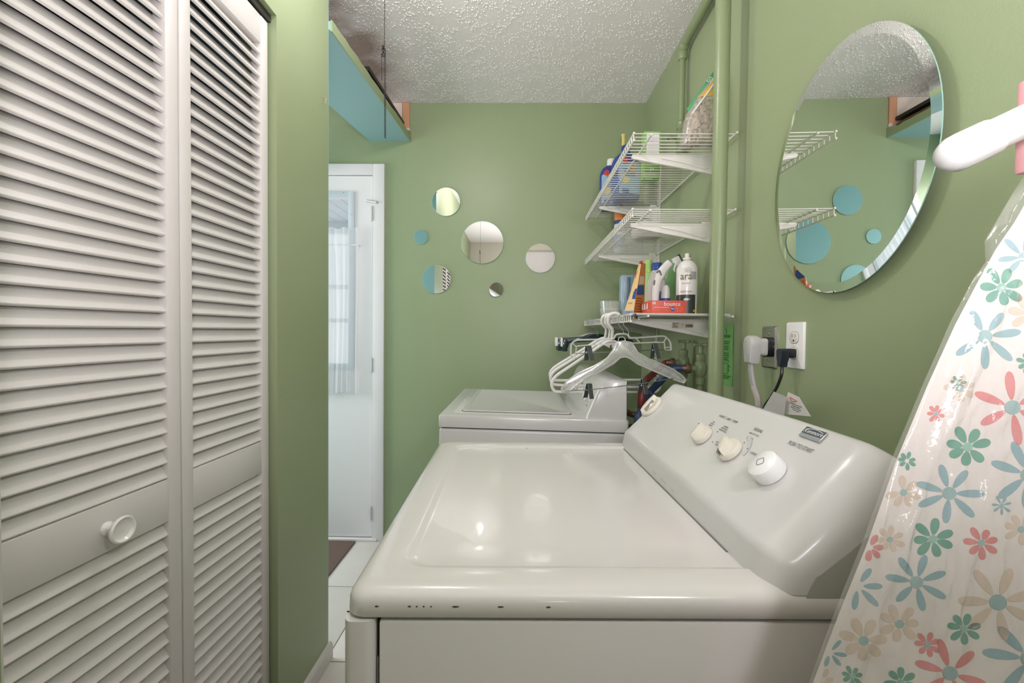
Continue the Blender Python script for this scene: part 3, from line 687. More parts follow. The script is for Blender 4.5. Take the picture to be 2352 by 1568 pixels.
# hose bibs behind the dryer console
M_brass = mat('old_brass', rgb(128, 104, 90), .45, metal=.6)
def bib(px, py, X, label):
    c = atX(px, py, X); root = thing('hose_bib', label, 'faucet', loc=(c.x, c.y, c.z-.12))
    T = Matrix.Translation(c)
    def body(b):
        lathe(b, [(.012, -.16), (.012, -.06), (.016, -.055), (.016, -.035), (.012, -.03), (.020, -.015), (.023, 0), (.020, .018), (.014, .026), (.016, .030), (.016, .048), (.012, .052), (.008, .056), (.008, .078), (.006, .082)], 14, T)
        lathe(b, [(.012, 0), (.012, .022), (.015, .024), (.015, .030)], 14, T @ Matrix.Rotation(-pi/2, 4, 'Y') @ Matrix.Translation((.0, 0, .010)))
    cl('valve_body', body, M_pipe, root)
    def hw(b):
        Th = T @ Matrix.Translation((0, 0, .084))
        lathe(b, [(.010, -.004), (.012, 0), (.010, .005), (0, .006)], 12, Th)
        for k in range(2):
            R = Th @ Matrix.Rotation(.3+k*pi/2, 4, 'Z'); box(b, -.026, .026, -.005, .005, -.003, .003, bev=.002, M=R)
        for k in range(4): ball(b, (.026, 0, 0), .0065, M=Th @ Matrix.Rotation(.3+k*pi/2, 4, 'Z'))
    cl('cross_handle', hw, M_pipe, root)
    cl('coupling', lambda b: (lathe(b, [(.017, 0), (.018, .003), (.018, .014), (.013, .016), (.011, .030), (.010, .034)], 12, T @ Matrix.Rotation(-pi/2, 4, 'Y') @ Matrix.Translation((0, 0, .036)))), M_brass, root)
    cl('supply_stub', lambda b: tube(b, [(c.x, c.y, c.z-.15), (c.x, c.y, .5)], .011, 12), M_pipe, root)
    return c
cb = bib(1609, 846, .640, 'green painted hose tap nearest the thick pipe with a blue hose')
ca = bib(1570, 833, .640, 'green painted hose tap farther from the thick pipe')
def hose(p, m, name, label, pts):
    bm = bmesh.new(); P0 = [Vector(p)+Vector((-.066, 0, 0))]+[Vector(q) for q in pts]
    sm = []
    for i in range(len(P0)-1):           # Catmull-Rom
        a, b_, c_, d_ = P0[max(i-1, 0)], P0[i], P0[i+1], P0[min(i+2, len(P0)-1)]
        for k in range(8):
            t = k/8; sm.append(.5*((2*b_)+(c_-a)*t+(2*a-5*b_+4*c_-d_)*t*t+(3*b_-a-3*c_+d_)*t**3))
    sm.append(P0[-1]); tube(bm, sm, .0130, 14)
    return tag(link(name, bm, m, ang=60), label, 'hose')
hose(cb, mat('blue_hose', rgb(52, 68, 98), .35), 'fill_hose', 'blue rubber fill hose arching from the tap towards the washer', [cb+Vector((-.10, .005, -.006)), atY(1520, 872, cb.y+.02), atY(1490, 905, cb.y+.06), atY(1466, 960, 1.50), (.44, 1.60, .85), (.45, 1.75, .82)])
hose(ca, mat('red_hose', rgb(112, 42, 44), .35), 'fill_hose', 'red rubber fill hose hanging behind the clipped hangers', [atY(1510, 850, ca.y), atY(1480, 880, 1.56), atY(1473, 930, 1.53), (.45, 1.60, .90), (.455, 1.75, .87), (.45, 1.90, .86)])
# green notice sheet taped on the wall
n0 = atX(1655, 748, XW-.0015); n1 = atX(1684, 744, XW-.0015); n2 = atX(1652, 880, XW-.0015)
yA, yB, zA, zB = n0.y+.003, n1.y-.004, n1.z, n2.z
nt_ = thing('notice_sheet', 'green printed instruction sheet taped to the wall beside the thick pipe', 'notice', loc=(XW, (yA+yB)/2, (zA+zB)/2))
def sh(b):
    g = []
    for j in range(15):
        t = j/14; g.append([b.verts.new((XW-.0012-.0018*(1+sin(t*7+i*2))*.5, yA+(yB-yA)*i/6, zA+(zB-zA)*t)) for i in range(7)])
    for a, c in zip(g, g[1:]):
        for i in range(6): b.faces.new((a[i], a[i+1], c[i+1], c[i]))
cl('sheet', sh, mat('green_paper', rgb(112, 172, 96), .4), nt_)
M_ink = mat('black_ink', rgb(24, 30, 24), .7)
def ntext(s, t, size, sx=.8): text(s, size, frame(Vector((XW-.0036, (yA+yB)/2-.003, zA+(zB-zA)*t)), (0, -1, 0), (0, 0, 1)), M_ink, nt_, sx=sx, align='CENTER')
ntext('IMPORTANT', .20, .0140, .72); ntext('Remove all tape and\npacking material', .30, .0066); ntext('Do not block the\nlint screen or vent.\nKeep area clean.', .385, .0052)
ntext('Before you start:\ncheck the hoses', .49, .0070); ntext('Turn water on and\ncheck for leaks.', .555, .0056); ntext('See your use and care guide\nfor all safety information', .87, .0058)
def pic(b):
    f = lambda u, v: Vector((XW-.0036, yA+(yB-yA)*u, zA+(zB-zA)*v))
    for pl in ([(.75, .64), (.3, .64), (.3, .80), (.62, .82), (.72, .78), (.75, .64)], [(.15, .70), (.28, .66), (.28, .74), (.2, .76)], [(.1, .84), (.9, .84)], [(.5, .06), (.45, .16)], [(.3, .62), (.25, .60), (.5, .585), (.74, .60), (.75, .64)]):
        tube(b, [f(1-u, v) for u, v in pl], .0006, 4)
cl('line_drawing', pic, M_ink, nt_)['kind'] = 'stuff'

# ------------------------------------------------------------------ outlets, plugs and cords
def wallframe(px, py): return frame(atX(px, py, XW-.0002), (0, -1, 0), (0, 0, 1))       # local z points into the room
Ms = wallframe(1769, 797)
so = thing('dryer_outlet', 'stainless steel outlet plate with round black socket', 'outlet', Ms)
bm = bmesh.new()
loft(bm, [[(x, y, z) for x, y in rrect(w_, h_, .002, 3)] for w_, h_, z in ((.070, .1145, 0), (.070, .1145, .0012), (.060, .1045, .0055), (.0, .0, .0055))][:3]); link('cover_plate', bm, M_steel, so)
bm = bmesh.new(); lathe(bm, [(.027, .004), (.027, .016), (.0255, .0178), (0, .0178)], 40); link('socket', bm, M_black, so)
for yy in (.036, -.036):
    bm = bmesh.new(); lathe(bm, [(.0035, .005), (.003, .0068), (0, .007)], 16, Matrix.Translation((0, yy, 0))); link('screw', bm, M_chrome, so)
M_gplug = mat('grey_plug', rgb(186, 184, 182), .38)
pg = thing('dryer_plug', 'grey right angle dryer plug with heavy cord in steel outlet', 'plug', Ms)
bm = bmesh.new()
loft(bm, [[(x*s, y*s2-.002+o, z) for x, y in rrect(.046, .050, .012, 5)] for s, s2, o, z in ((.9, .95, .002, .0172), (.93, .97, .002, .021), (.86, .9, .002, .034), (.86, .92, .002, .038))]); link('plug_base', bm, M_gplug, pg)
shp = [(-.016, -.044), (.016, -.044), (.024, .004), (.0235, .014), (.017, .026), (.006, .031), (-.006, .031), (-.017, .026), (-.0235, .014), (-.024, .004)]
bm = bmesh.new(); loft(bm, [[(x*s, y*s-.003*(1-s), z) for x, y in shp] for s, z in ((.94, .036), (1, .040), (1, .056), (.95, .061), (.86, .0625))]); link('plug_body', bm, M_gplug, pg)
bm = bmesh.new(); tube(bm, [(.015*cos(a), .015*sin(a)+.003, .0625) for a in [radians(100+k*9) for k in range(12)]], .0007, 5); link('moulded_mark', bm, mat('grey_plug_mark', rgb(160, 160, 160), .4), pg)
def sm_path(P0, n=8):
    P0 = [Vector(p) for p in P0]; sm = []
    for i in range(len(P0)-1):
        a, b_, c_, d_ = P0[max(i-1, 0)], P0[i], P0[i+1], P0[min(i+2, len(P0)-1)]
        for k in range(n):
            t = k/n; sm.append(.5*((2*b_)+(c_-a)*t+(2*a-5*b_+4*c_-d_)*t*t+(3*b_-a-3*c_+d_)*t**3))
    return sm+[P0[-1]]
bm = bmesh.new(); cp_ = sm_path([(-.001, -.040, .050), (.0, -.070, .049), (.006, -.110, .044), (.014, -.150, .036), (.010, -.24, .03), (.0, -.40, .03)])
for dx in (-.0048, .0, .0048): tube(bm, [p+Vector((dx, 0, 0)) for p in cp_], .0052, 10)
link('cord', bm, mat('grey_cord', rgb(168, 166, 164), .45), pg)
bm = bmesh.new(); tube(bm, cp_[15:26], .0088, 12); link('cord_sleeve', bm, mat('taped_cord', rgb(178, 164, 154), .5), pg)
Mo = wallframe(1829, 793)
wo = thing('duplex_outlet', 'white duplex outlet plate with one free socket', 'outlet', Mo)
bm = bmesh.new(); loft(bm, [[(x, y, z) for x, y in rrect(w_, h_, .003, 4)] for w_, h_, z in ((.070, .1145, 0), (.070, .1145, .002), (.067, .1115, .0048), (.062, .106, .0058))]); link('cover_plate', bm, mat('outlet_white', rgb(234, 232, 230), .28), wo)
M_recep = mat('receptacle_white', rgb(222, 216, 208), .35)
for yy in (.0195, -.0195):
    pts = [(x, y) for x, y in rrect(.0345, .0285, .0115, 6)]
    bm = bmesh.new(); prism(bm, pts, .004, .0072, Matrix.Translation((0, yy, 0)), bev=.0006); rc = link('receptacle', bm, M_recep, wo)
    bm = bmesh.new(); tube(bm, [(x*1.02, y*1.02+yy, .0059) for x, y in pts], .0005, 4, closed=True); link('receptacle_seam', bm, M_grey, rc)
    bm = bmesh.new(); box(bm, -.0068, -.0050, yy+.0005, yy+.0085, .0068, .0074); box(bm, .0050, .0066, yy+.0010, yy+.0080, .0068, .0074); lathe(bm, [(.0026, .0068), (.0026, .0074)], 12, Matrix.Translation((0, yy-.0075, 0))); link('slots', bm, M_dark, rc)
bm = bmesh.new(); lathe(bm, [(.0032, .0055), (.0028, .0068), (0, .0070)], 16); link('screw', bm, M_recep, wo)
bp_ = thing('black_plug', 'black right angle plug with thin cord in white outlet', 'plug', Mo)
oy = -.0195
bm = bmesh.new(); loft(bm, [[(x, y+oy, z) for x, y in rrect(w_, h_, .005, 3)] for w_, h_, z in ((.026, .022, .0073), (.026, .023, .012), (.025, .023, .024), (.024, .022, .028))]); link('plug_base', bm, M_black, bp_)
shp = [(-.006, -.034), (.006, -.034), (.0075, -.024), (.012, -.015), (.013, .006), (.009, .011), (-.009, .011), (-.013, .006), (-.012, -.015), (-.0075, -.024)]
bm = bmesh.new(); loft(bm, [[(x*s, y*s+oy, z) for x, y in shp] for s, z in ((.95, .024), (1, .027), (1, .038), (.90, .0415))]); link('plug_body', bm, mat('black_blue_plastic', rgb(34, 38, 50), .3), bp_)
bm = bmesh.new(); cq = sm_path([(0, oy-.032, .033), (.002, oy-.055, .036), (-.008, oy-.085, .040), (-.018, oy-.112, .048), (-.03, oy-.16, .06), (-.01, oy-.3, .05)]); tube(bm, cq, .0036, 10); link('cord', bm, M_black, bp_)
# paper tags on the cord, sticking up behind the console
def card(name, label, px4, X, col, root=None):
    pts = [atX(a, b, X+dx) for a, b, dx in px4]
    bm = bmesh.new(); n = (pts[1]-pts[0]).cross(pts[2]-pts[0]).normalized()*.0006
    loft(bm, [pts, [p+n for p in pts]])
    return link(name, bm, mat(name+'_mat', col, .45), root, world=root is not None), n
tg = thing('cord_tag', 'grey plastic tag wrapped on the black cord behind the dryer console', 'tag', loc=atX(1785, 925, .61))
card('tag_sheet', '', ((1777, 899, 0), (1806, 911, .004), (1800, 960, .004), (1752, 940, 0)), .61, rgb(196, 194, 190), tg)
pt = thing('paper_label', 'white warning label with small print beside the grey cord tag', 'label', loc=atX(1830, 935, .622))
_, n = card('label_sheet', '', ((1810, 900, 0), (1835, 912, 0), (1862, 956, .0), (1795, 950, 0)), .622, rgb(228, 224, 220), pt)
Ml = frame(atX(1822, 934, .6205), atX(1848, 944, .6205)-atX(1822, 934, .6205), Vector((0, 0, 1)))
text('WARNING: Disconnect before\nservicing this appliance.\nFailure to do so can result\nin shock or injury.', .0042, Ml @ Matrix.Translation((.008, 0, -.0005)), M_ink, pt, sx=.8)
cl('warning_mark', lambda b: tube(b, [atX(x, y, .6205) for x, y in ((1815, 912), (1830, 921), (1818, 922))], .0008, 5, closed=True), mat('warning_red', rgb(200, 84, 58), .5), pt)
# ------------------------------------------------------------------ wire shelves, standards, brackets
SY0, SY1, SXF, SXB = 1.400, 2.405, .352, .668
zs = [atY(1447, 307, SY0).z, atY(1437, 480.5, SY0).z, atY(1441, 722, SY0).z]
print('shelf z', zs)
ST = 2.17; S1 = 1.545
for Y, lab in ((S1, 'white slotted upright beside the thick pipe'), (ST, 'white slotted upright nearer the back wall')):
    bm = bmesh.new(); box(bm, XW-.010, XW-.0005, Y-.0125, Y+.0125, .98, 2.03, bev=.0015)
    s = tag(link('shelf_standard', bm, M_wire), lab, 'shelf upright', 'shelf uprights on the right wall')
    bm = bmesh.new()
    for k in range(64):
        for dy in (-.005, .005): box(bm, XW-.0104, XW-.0096, Y+dy-.0015, Y+dy+.0015, 1.0+k*.016, 1.007+k*.016)
    link('slots', bm, M_dark, s, kind='stuff')
def shelf(i, z, label):
    root = thing('wire_shelf', label, 'shelf', loc=(SXB, SY0, z), group='wire shelves on the right wall')
    R = .0026
    def rod(x, zz, e=.004, r=.0031):
        def f(b):
            tube(b, [(x, SY0-e, zz), (x, SY1, zz)], r, 8); ball(b, (x, SY0-e, zz), r*1.35, sub=2)
        cl('rod', f, M_wire, root)
    rod(SXF, z); rod(SXF, z-.022); rod(SXF+.055, z-.0045); rod(SXB-.002, z-.0045, .02)
    bm = bmesh.new(); tube(bm, [(SXB-SXB, 0, .0), (SXF-SXB+.004, 0, 0), (SXF-SXB-.0005, 0, -.004), (SXF-SXB-.0005, 0, -.024)], .00185, 6)
    p = None; n = 40
    for k in range(n):
        if p is None: p = link('wire', bm, M_wire, root, ang=60); o = p
        else: o = copychild(p, root)
        o.location = (0, (SY1-SY0)*k/(n-1), 0)
    return root
labs = ('top wire shelf, carrying blue jugs and a clothespin bag', 'middle wire shelf below the blue jugs', 'lowest wire shelf with hangers on its front rail')
for i in range(3): shelf(i, zs[i], labs[i])
def bracket(Y, z, label, big):
    root = thing('shelf_bracket', label, 'bracket', loc=(XW-.01, Y, z), group='shelf brackets on the uprights')
    zt = z-.0085; Lb = .285
    outl = [(XW-.011, zt), (XW-.011-Lb, zt), (XW-.011-Lb-.004, zt-.006), (XW-.011-Lb, zt-.014), (XW-.011-Lb*.72, zt-.030), (XW-.011-Lb*.4, zt-.046), (XW-.011-.02, zt-.064), (XW-.011, zt-.068)]
    Mb = Matrix(((1, 0, 0, 0), (0, 0, -1, 0), (0, 1, 0, 0), (0, 0, 0, 1)))           # (x,z,depth)->(x,-depth,z)
    cl('arm', lambda b: prism(b, outl, -Y-.006, -Y+.006, Mb, bev=.0015), M_wire, root)
    inn = [(XW-.030, zt-.010), (XW-.011-Lb*.64, zt-.010), (XW-.011-Lb*.66, zt-.015), (XW-.011-Lb*.4, zt-.030), (XW-.045, zt-.052), (XW-.032, zt-.048)]
    cl('embossed_rib', lambda b: prism(b, inn, -Y+.004, -Y+.0105, Mb, bev=.002), M_wire, root)
    cl('hook_tab', lambda b: (box(b, XW-.012, XW-.002, Y-.004, Y+.004, zt-.03, zt-.004, bev=.001), box(b, XW-.05, XW-.02, Y-.003, Y+.003, zt-.002, zt+.006, bev=.001)), M_wire, root)
    return root
for i, nm in enumerate(('top', 'middle', 'lowest')):
    bk = bracket(S1, zs[i], 'white tapered bracket under the near end of %s shelf' % nm, 1)
    if i == 2:
        Q = Vector((.565, S1-.0109, zs[2]-.030))
        cl('price_sticker', lambda b: box(b, Q.x-.036, Q.x+.040, Q.y, Q.y+.0004, Q.z-.010, Q.z+.010), mat('sticker_paper', rgb(206, 196, 178), .5), bk)
        def bars(b):
            rnd = random.Random(1); x = Q.x+.012
            while x < Q.x+.036: w_ = rnd.choice((.0006, .0010, .0016)); box(b, x, x+w_, Q.y-.0004, Q.y, Q.z-.007, Q.z+.003); x += w_+rnd.choice((.0006, .001))
            for k, (w_, z_) in enumerate(((.022, .006), (.012, .002), (.020, -.003), (.018, -.007))): box(b, Q.x-.033, Q.x-.033+w_, Q.y-.0004, Q.y, Q.z+z_-.0009, Q.z+z_+.0009)
        cl('bar_code', bars, M_ink, bk, )
        text('DL', .007, frame(Vector((Q.x+.002, Q.y-.0004, Q.z+.002)), (1, 0, 0), (0, 0, 1)), M_ink, bk)
    bracket(ST, zs[i], 'white tapered bracket under the far end of %s shelf' % nm, 0)
ZS3 = zs[2]+.005
bm = bmesh.new(); box(bm, SXF+.012, SXB-.004, SY0-.004, SY1-.01, zs[2]+.0020, ZS3, bev=.0008)
tag(link('shelf_liner', bm, mat('shelf_liner', rgb(214, 211, 202), .4)), 'flat white liner sheet lying on the lowest wire shelf', 'shelf liner')
Z1, Z2 = zs[0]+.0019, zs[1]+.0019

# ------------------------------------------------------------------ things on the top shelf
def bb(px, py, Y, Z): p = atY(px, py, Y); return Vector((p.x, Y, Z))
M_blue = mat('detergent_blue', rgb(46, 70, 142), .3); M_lblue = mat('label_pale_blue', rgb(158, 186, 206), .4)
M_red = mat('label_red', rgb(206, 60, 48), .4); M_ytan = mat('label_cream', rgb(226, 206, 152), .45)
def jug(X, Y, w_, d_, h, rot, capm, label, bodym, name='detergent_jug', words=()):
    M = Matrix.Translation((X, Y, Z1)) @ Matrix.Rotation(rot, 4, 'Z')
    root = thing(name, label, 'jug', M, group='blue jugs on the top shelf')
    bm = bmesh.new()
    loft(bm, [[(x*s, y*s2, z*h) for x, y in rrect(w_, d_, min(w_, d_)*.3, 5)] for s, s2, z in ((.92, .92, 0), (1, 1, .025), (1, 1, .60), (.97, .95, .70), (.80, .80, .79), (.50, .55, .85), (.32, .42, .865))]); link('body', bm, bodym, root)
    bm = bmesh.new(); lathe(bm, [(.019, .86*h), (.021, .865*h), (.021, .97*h), (.019, h), (0, h)], 24); link('cap', bm, capm, root)
    bm = bmesh.new(); tube(bm, [(w_*.42, 0, .62*h), (w_*.52, 0, .70*h), (w_*.40, 0, .80*h), (w_*.18, 0, .85*h)], .009, 10); link('handle', bm, bodym, root)
    F_ = -d_/2-.0004
    bm = bmesh.new(); prism(bm, rrect(w_*.84, h*.62, .01, 4, 0, h*.345), 0, .0006, frame(Vector((0, F_, 0)), (1, 0, 0), (0, 0, 1))); lb = link('front_label', bm, M_lblue, root)
    bm = bmesh.new()
    for x, z, r, sx in ((.012, .17, .028, 1), (-.02, .10, .02, 1.2)): ball(bm, (x, F_-.0008, z*h/.26*.9 if False else z*h/.3), 1, s=(r*sx, .0004, r))
    link('picture', bm, M_ytan, lb)
    bm = bmesh.new(); box(bm, -w_*.42, w_*.42, F_-.0013, F_-.0006, .03*h, .09*h); box(bm, -w_*.3, -w_*.02, F_-.0013, F_-.0006, .1*h, .17*h); link('label_band', bm, M_blue, lb)
    bm = bmesh.new(); ball(bm, (-w_*.20, F_-.0009, .685*h), 1, s=(.017, .0012, .016)); link('red_logo', bm, M_red, lb)
    for s, t, sz in words: text(s, sz, M @ frame(Vector((0, F_-.0013, t*h)), (1, 0, 0), (0, 0, 1)), M_ink if t < .5 else M_blue, lb, sx=.8)
    return root
a = bb(1433, 470, 2.12, Z1); 
jug(a.x+.005, 2.12, .125, .085, .262, radians(14), M_blue, 'blue jug with blue cap and big pale label on top shelf', M_blue, words=(('KITCHEN', .60, .020), ('CLEAN & BRIGHT', .53, .012), ('REFRESH', .47, .018), ('WHITES', .41, .020)))
a = bb(1407, 470, 2.27, Z1)
jug(a.x-.01, 2.275, .115, .085, .258, radians(-8), M_plastic, 'blue jug with white cap nearest the back wall', M_blue, words=(('OXY', .60, .024), ('LAUNDRY', .50, .016), ('STAIN', .42, .020)))
# yellow wooden handle standing behind the jugs
a = bb(1432, 330, 2.33, Z1); zt_ = atY(1431, 309, 2.33).z
bm = bmesh.new(); lathe(bm, [(.012, 0), (.012, .30), (.009, .33), (.0095, zt_-Z1-.012), (.012, zt_-Z1-.01), (.012, zt_-Z1)], 14, Matrix.Translation(a))
tag(link('yellow_handle', bm, mat('yellow_handle', rgb(226, 204, 128), .5)), 'yellow stick handle standing up behind the blue jugs', 'handle')
# green carton
gY = 1.80; g0, g1 = atY(1478, 408, gY), atY(1518, 300, gY); gw = g1.x-g0.x; gh = atY(1500, 301, gY).z-Z1
M_gbox = mat('carton_green', rgb(128, 178, 88), .4)
root = thing('green_carton', 'green and white carton standing on the top wire shelf', 'carton', loc=(g0.x, gY, Z1))
bm = bmesh.new(); box(bm, 0, gw, 0, .045, 0, gh, bev=.001); link('carton_body', bm, M_gbox, root)
bm = bmesh.new(); box(bm, .010, gw-.006, -.0006, 0, gh*.50, gh*.965); link('white_panel', bm, mat('carton_white', rgb(232, 228, 232), .45), root)
bm = bmesh.new()
for k in range(9): box(bm, .014, gw-.012-.008*(k % 3), -.0010, -.0006, gh*(.54+.045*k), gh*(.552+.045*k))
link('print_lines', bm, M_lgrey, root, kind='stuff')
bm = bmesh.new(); box(bm, 0.004, gw-.004, -.0006, 0, gh*.20, gh*.24); box(bm, .004, gw-.004, -.0006, 0, gh*.12, gh*.15); link('dark_band', bm, mat('carton_dark_green', rgb(58, 122, 40), .4), root, kind='stuff')
text('24', .018, Matrix.Translation((g0.x+gw*.5, gY-.0012, Z1+gh*.175)) @ frame(Vector((0, 0, 0)), (1, 0, 0), (0, 0, 1)), MATS['carton_white'], root)
bm = bmesh.new(); box(bm, .006, gw*.55, .004, .02, -.0006, 0.0002); link('bar_code_panel', bm, MATS['carton_white'], root)
# bag of clothespins
by = 1.50
bagP = [atY(x, y, by) for x, y in ((1559, 356), (1568, 290), (1576, 262), (1600, 222), (1636, 176), (1655, 172), (1672, 200), (1676, 300), (1674, 356))]
root = thing('clothespin_bag', 'clear bag of wooden clothespins with green and yellow header on top shelf', 'bag', loc=(bagP[0].x, by, Z1))
ct = sum(bagP, Vector())/len(bagP)
def lim(p): return Vector((min(p.x, SXB-.012), p.y, max(p.z, Z1+.001)))
def pill(b, P, d, s=1, wob=.006, seed=1):
    rnd = random.Random(seed); c = sum(P, Vector())/len(P)
    dense = []
    for i in range(len(P)):
        for k in range(6): dense.append(P[i].lerp(P[(i+1) % len(P)], k/6))
    rings = []
    for t in (-1, -.93, -.7, -.35, 0, .35, .7, .93, 1):
        q = sqrt(max(0, 1-abs(t)**2.2))*.45+.55 if abs(t) < 1 else .5
        rings.append([lim(Vector((c.x+(p.x-c.x)*q*s, p.y+t*d+wob*noise.noise((p.x*40, t*3+seed, p.z*40)), c.z+(p.z-c.z)*q*s))) for p in dense])
    loft(b, rings)
pins = bmesh.new(); rnd = random.Random(8); M_pin = mat('clothespin_wood', rgb(206, 188, 164), .6, var=.15, vscale=25)
lo = [lim(p) for p in bagP]
for k in range(46):
    u, v = rnd.random(), rnd.random()**1.3
    z = Z1+.012+v*.14; xl_ = lo[0].x+.022+v*.040; xr_ = SXB-.03
    x = xl_+(xr_-xl_)*u; y = by+rnd.uniform(-.024, .024)
    R = Matrix.Translation((x, y, z)) @ Matrix.Rotation(rnd.uniform(-.35, .35)+(0 if rnd.random() < .75 else 1.2), 4, 'Y') @ Matrix.Rotation(rnd.uniform(-.6, .6), 4, 'Z')
    hh = .034 if z < Z1+.06 else .030
    box(pins, -.0045, .0045, -.004, .004, -min(hh, z-Z1-.002) if False else -hh*.9, hh, bev=.0008, M=R, seg=1)
    box(pins, -.0050, .0050, -.0052, .0052, .006, .010, mi=1, M=R)
for v in pins.verts:
    if v.co.z < Z1+.001: v.co.z = Z1+.001
link('clothespins', pins, [M_pin, mat('pin_spring', rgb(90, 82, 76), .4, metal=.7)], root, world=True, kind='stuff')
cl('bag_film', lambda b: pill(b, bagP, .034), clear('bag_film', gloss=.2, rough=.18, diff=.38, dcol=(.62, .56, .50), bump=.6, bscale=22), root)
hd = [atY(x, y, by-.012) for x, y in ((1577, 250), (1584, 258), (1640, 176), (1638, 164))]
def strip(b, P, t=.002):
    loft(b, [P, [p+Vector((0, t, 0)) for p in P]])
cl('header_strip', lambda b: strip(b, hd), mat('header_green', rgb(92, 170, 120), .4), root)
cl('yellow_flap', lambda b: strip(b, [atY(x, y, by-.036) for x, y in ((1601, 226), (1640, 184), (1644, 219), (1611, 221))]), mat('flap_yellow', rgb(222, 184, 96), .45), root)
text('50', .022, frame(atY(1631, 184, by-.037), hd[2]-hd[1], Vector((0, 0, 1))), M_plastic, root)
cl('header_band', lambda b: tube(b, [atY(1589, 262, by-.036), atY(1642, 190, by-.036)], .003, 6), M_plastic, root)

# ------------------------------------------------------------------ things on the middle shelf
bY = 2.22; a = bb(1422, 588, bY, Z2); hz = atY(1422, 474, bY).z-Z2
root = thing('orange_bottle', 'slim white bottle with orange cap and blue label, on middle shelf', 'bottle', loc=a)
bm = bmesh.new(); lathe(bm, [(.024, 0), (.027, .003), (.027, hz*.60), (.025, hz*.68), (.020, hz*.70)], 28); link('body', bm, mat('bottle_pale', rgb(206, 216, 228), .3), root)
bm = bmesh.new(); lathe(bm, [(.027, hz*.70), (.028, hz*.72), (.026, hz*.97), (.022, hz), (0, hz)], 28); link('cap', bm, mat('cap_orange', rgb(212, 128, 72), .35), root)
bm = bmesh.new(); lathe(bm, [(.0274, .03), (.0274, hz*.40)], 28); link('label', bm, mat('label_mid_blue', rgb(96, 132, 190), .4), root)
bm = bmesh.new(); lathe(bm, [(.0274, hz*.62), (.0274, hz*.69)], 28); link('label_band', bm, mat('label_dark_blue', rgb(40, 72, 120), .4), root)
text('CLEAN', .012, Matrix.Translation(a) @ frame(Vector((0, -.0282, hz*.48)), (1, 0, 0), (0, 0, 1)), M_blue, root)
cY = 1.83; a = bb(1487, 546, cY, Z2)
root = thing('folded_bag', 'crumpled white plastic bag bundle on the middle wire shelf', 'bag', loc=a)
bm = bmesh.new()
rg = []
for j, (s, z) in enumerate(((.80, 0), (1, .012), (1.04, .03), (.98, .05), (.80, .062), (.4, .066))):
    rg.append([(x*s*(1+.10*noise.noise((x*40, y*40, j))), y*s*(1+.1*noise.noise((x*30, y*50, j+5))), z*(1+.15*noise.noise((x*60, y*60, 2))) if z else 0) for x, y in rrect(.120, .10, .035, 8)])
loft(bm, rg); link('bundle', bm, mat('bag_white', rgb(222, 220, 214), .4, bump=1, bscale=60), root, ang=50)

# ------------------------------------------------------------------ things on the lowest shelf
def tbase(px, Y): p = atY(px, 715, Y); return Vector((p.x, Y, ZS3))
def ht(px, py, Y): return atY(px, py, Y).z-ZS3
# red dryer sheet box
rY = 1.452; x0, x1 = atY(1497.5, 705, rY).x, atY(1576.5, 705, rY).x; rh = ht(1540, 690, rY)
M_rbox = mat('carton_red', rgb(202, 84, 68), .4)
root = thing('red_carton', 'low red dryer sheet carton at the front of the lowest shelf', 'carton', loc=(x0, rY, ZS3))
RDp = .19
bm = bmesh.new(); box(bm, 0, x1-x0, 0, RDp, 0, rh, bev=.0008); link('carton_body', bm, M_rbox, root)
rl_ = lambda x, z: frame(Vector((x0+x, rY-.0008, ZS3+z)), (1, 0, 0), (0, 0, 1))
text('bounce', rh*.44, rl_((x1-x0)*.58, rh*.74), M_plastic, root, sx=.95, shear=.1)
W_ = x1-x0
bm = bmesh.new(); box(bm, W_*.02, W_*.10, -.0008, 0, rh*.72, rh*.90); link('corner_panel', bm, M_plastic, root)
text('80', rh*.12, rl_(W_*.06, rh*.81)@Matrix.Translation((0, 0, .0006)), M_ink, root)
bm = bmesh.new(); box(bm, W_*.05, W_*.50, -.0006, 0, rh*.475, rh*.50); link('print_line', bm, M_plastic, root)
text('dryer sheets - outdoor fresh', rh*.12, rl_(W_*.30, rh*.30), mat('pale_red', rgb(236, 140, 120), .5), root)
bm = bmesh.new(); lathe(bm, [(rh*.16, 0), (rh*.16, .0006)], 24, rl_(W_*.60, rh*.38)); sl = link('blue_seal', bm, M_blue, root, world=True)
text('P&G', rh*.14, rl_(W_*.60, rh*.38)@Matrix.Translation((0, 0, .0009)), M_plastic, sl)
text('softens fabric\nfights static\nfewer wrinkles\n80 sheets', rh*.105, rl_(W_*.80, rh*.38), mat('pale_red', rgb(236, 140, 120), .5), root)
def side(y, z): return frame(Vector((x0-.0008, rY+y, ZS3+z)), (0, -1, 0), (0, 0, 1))
def aaa(b):
    for k in range(3): loft(b, [[side(.052+.028*(2-k), rh*.62) @ Vector((x, y, z)) for x, y in ((-.009, -.010), (-.004, -.010), (0, .001), (.004, -.010), (.009, -.010), (.003, .011), (-.003, .011))] for z in (0, .0006)])
cl('white_figures', aaa, M_plastic, root)
text('80 SHEETS', .010, side(.032, rh*.25), MATS['pale_red'], root)
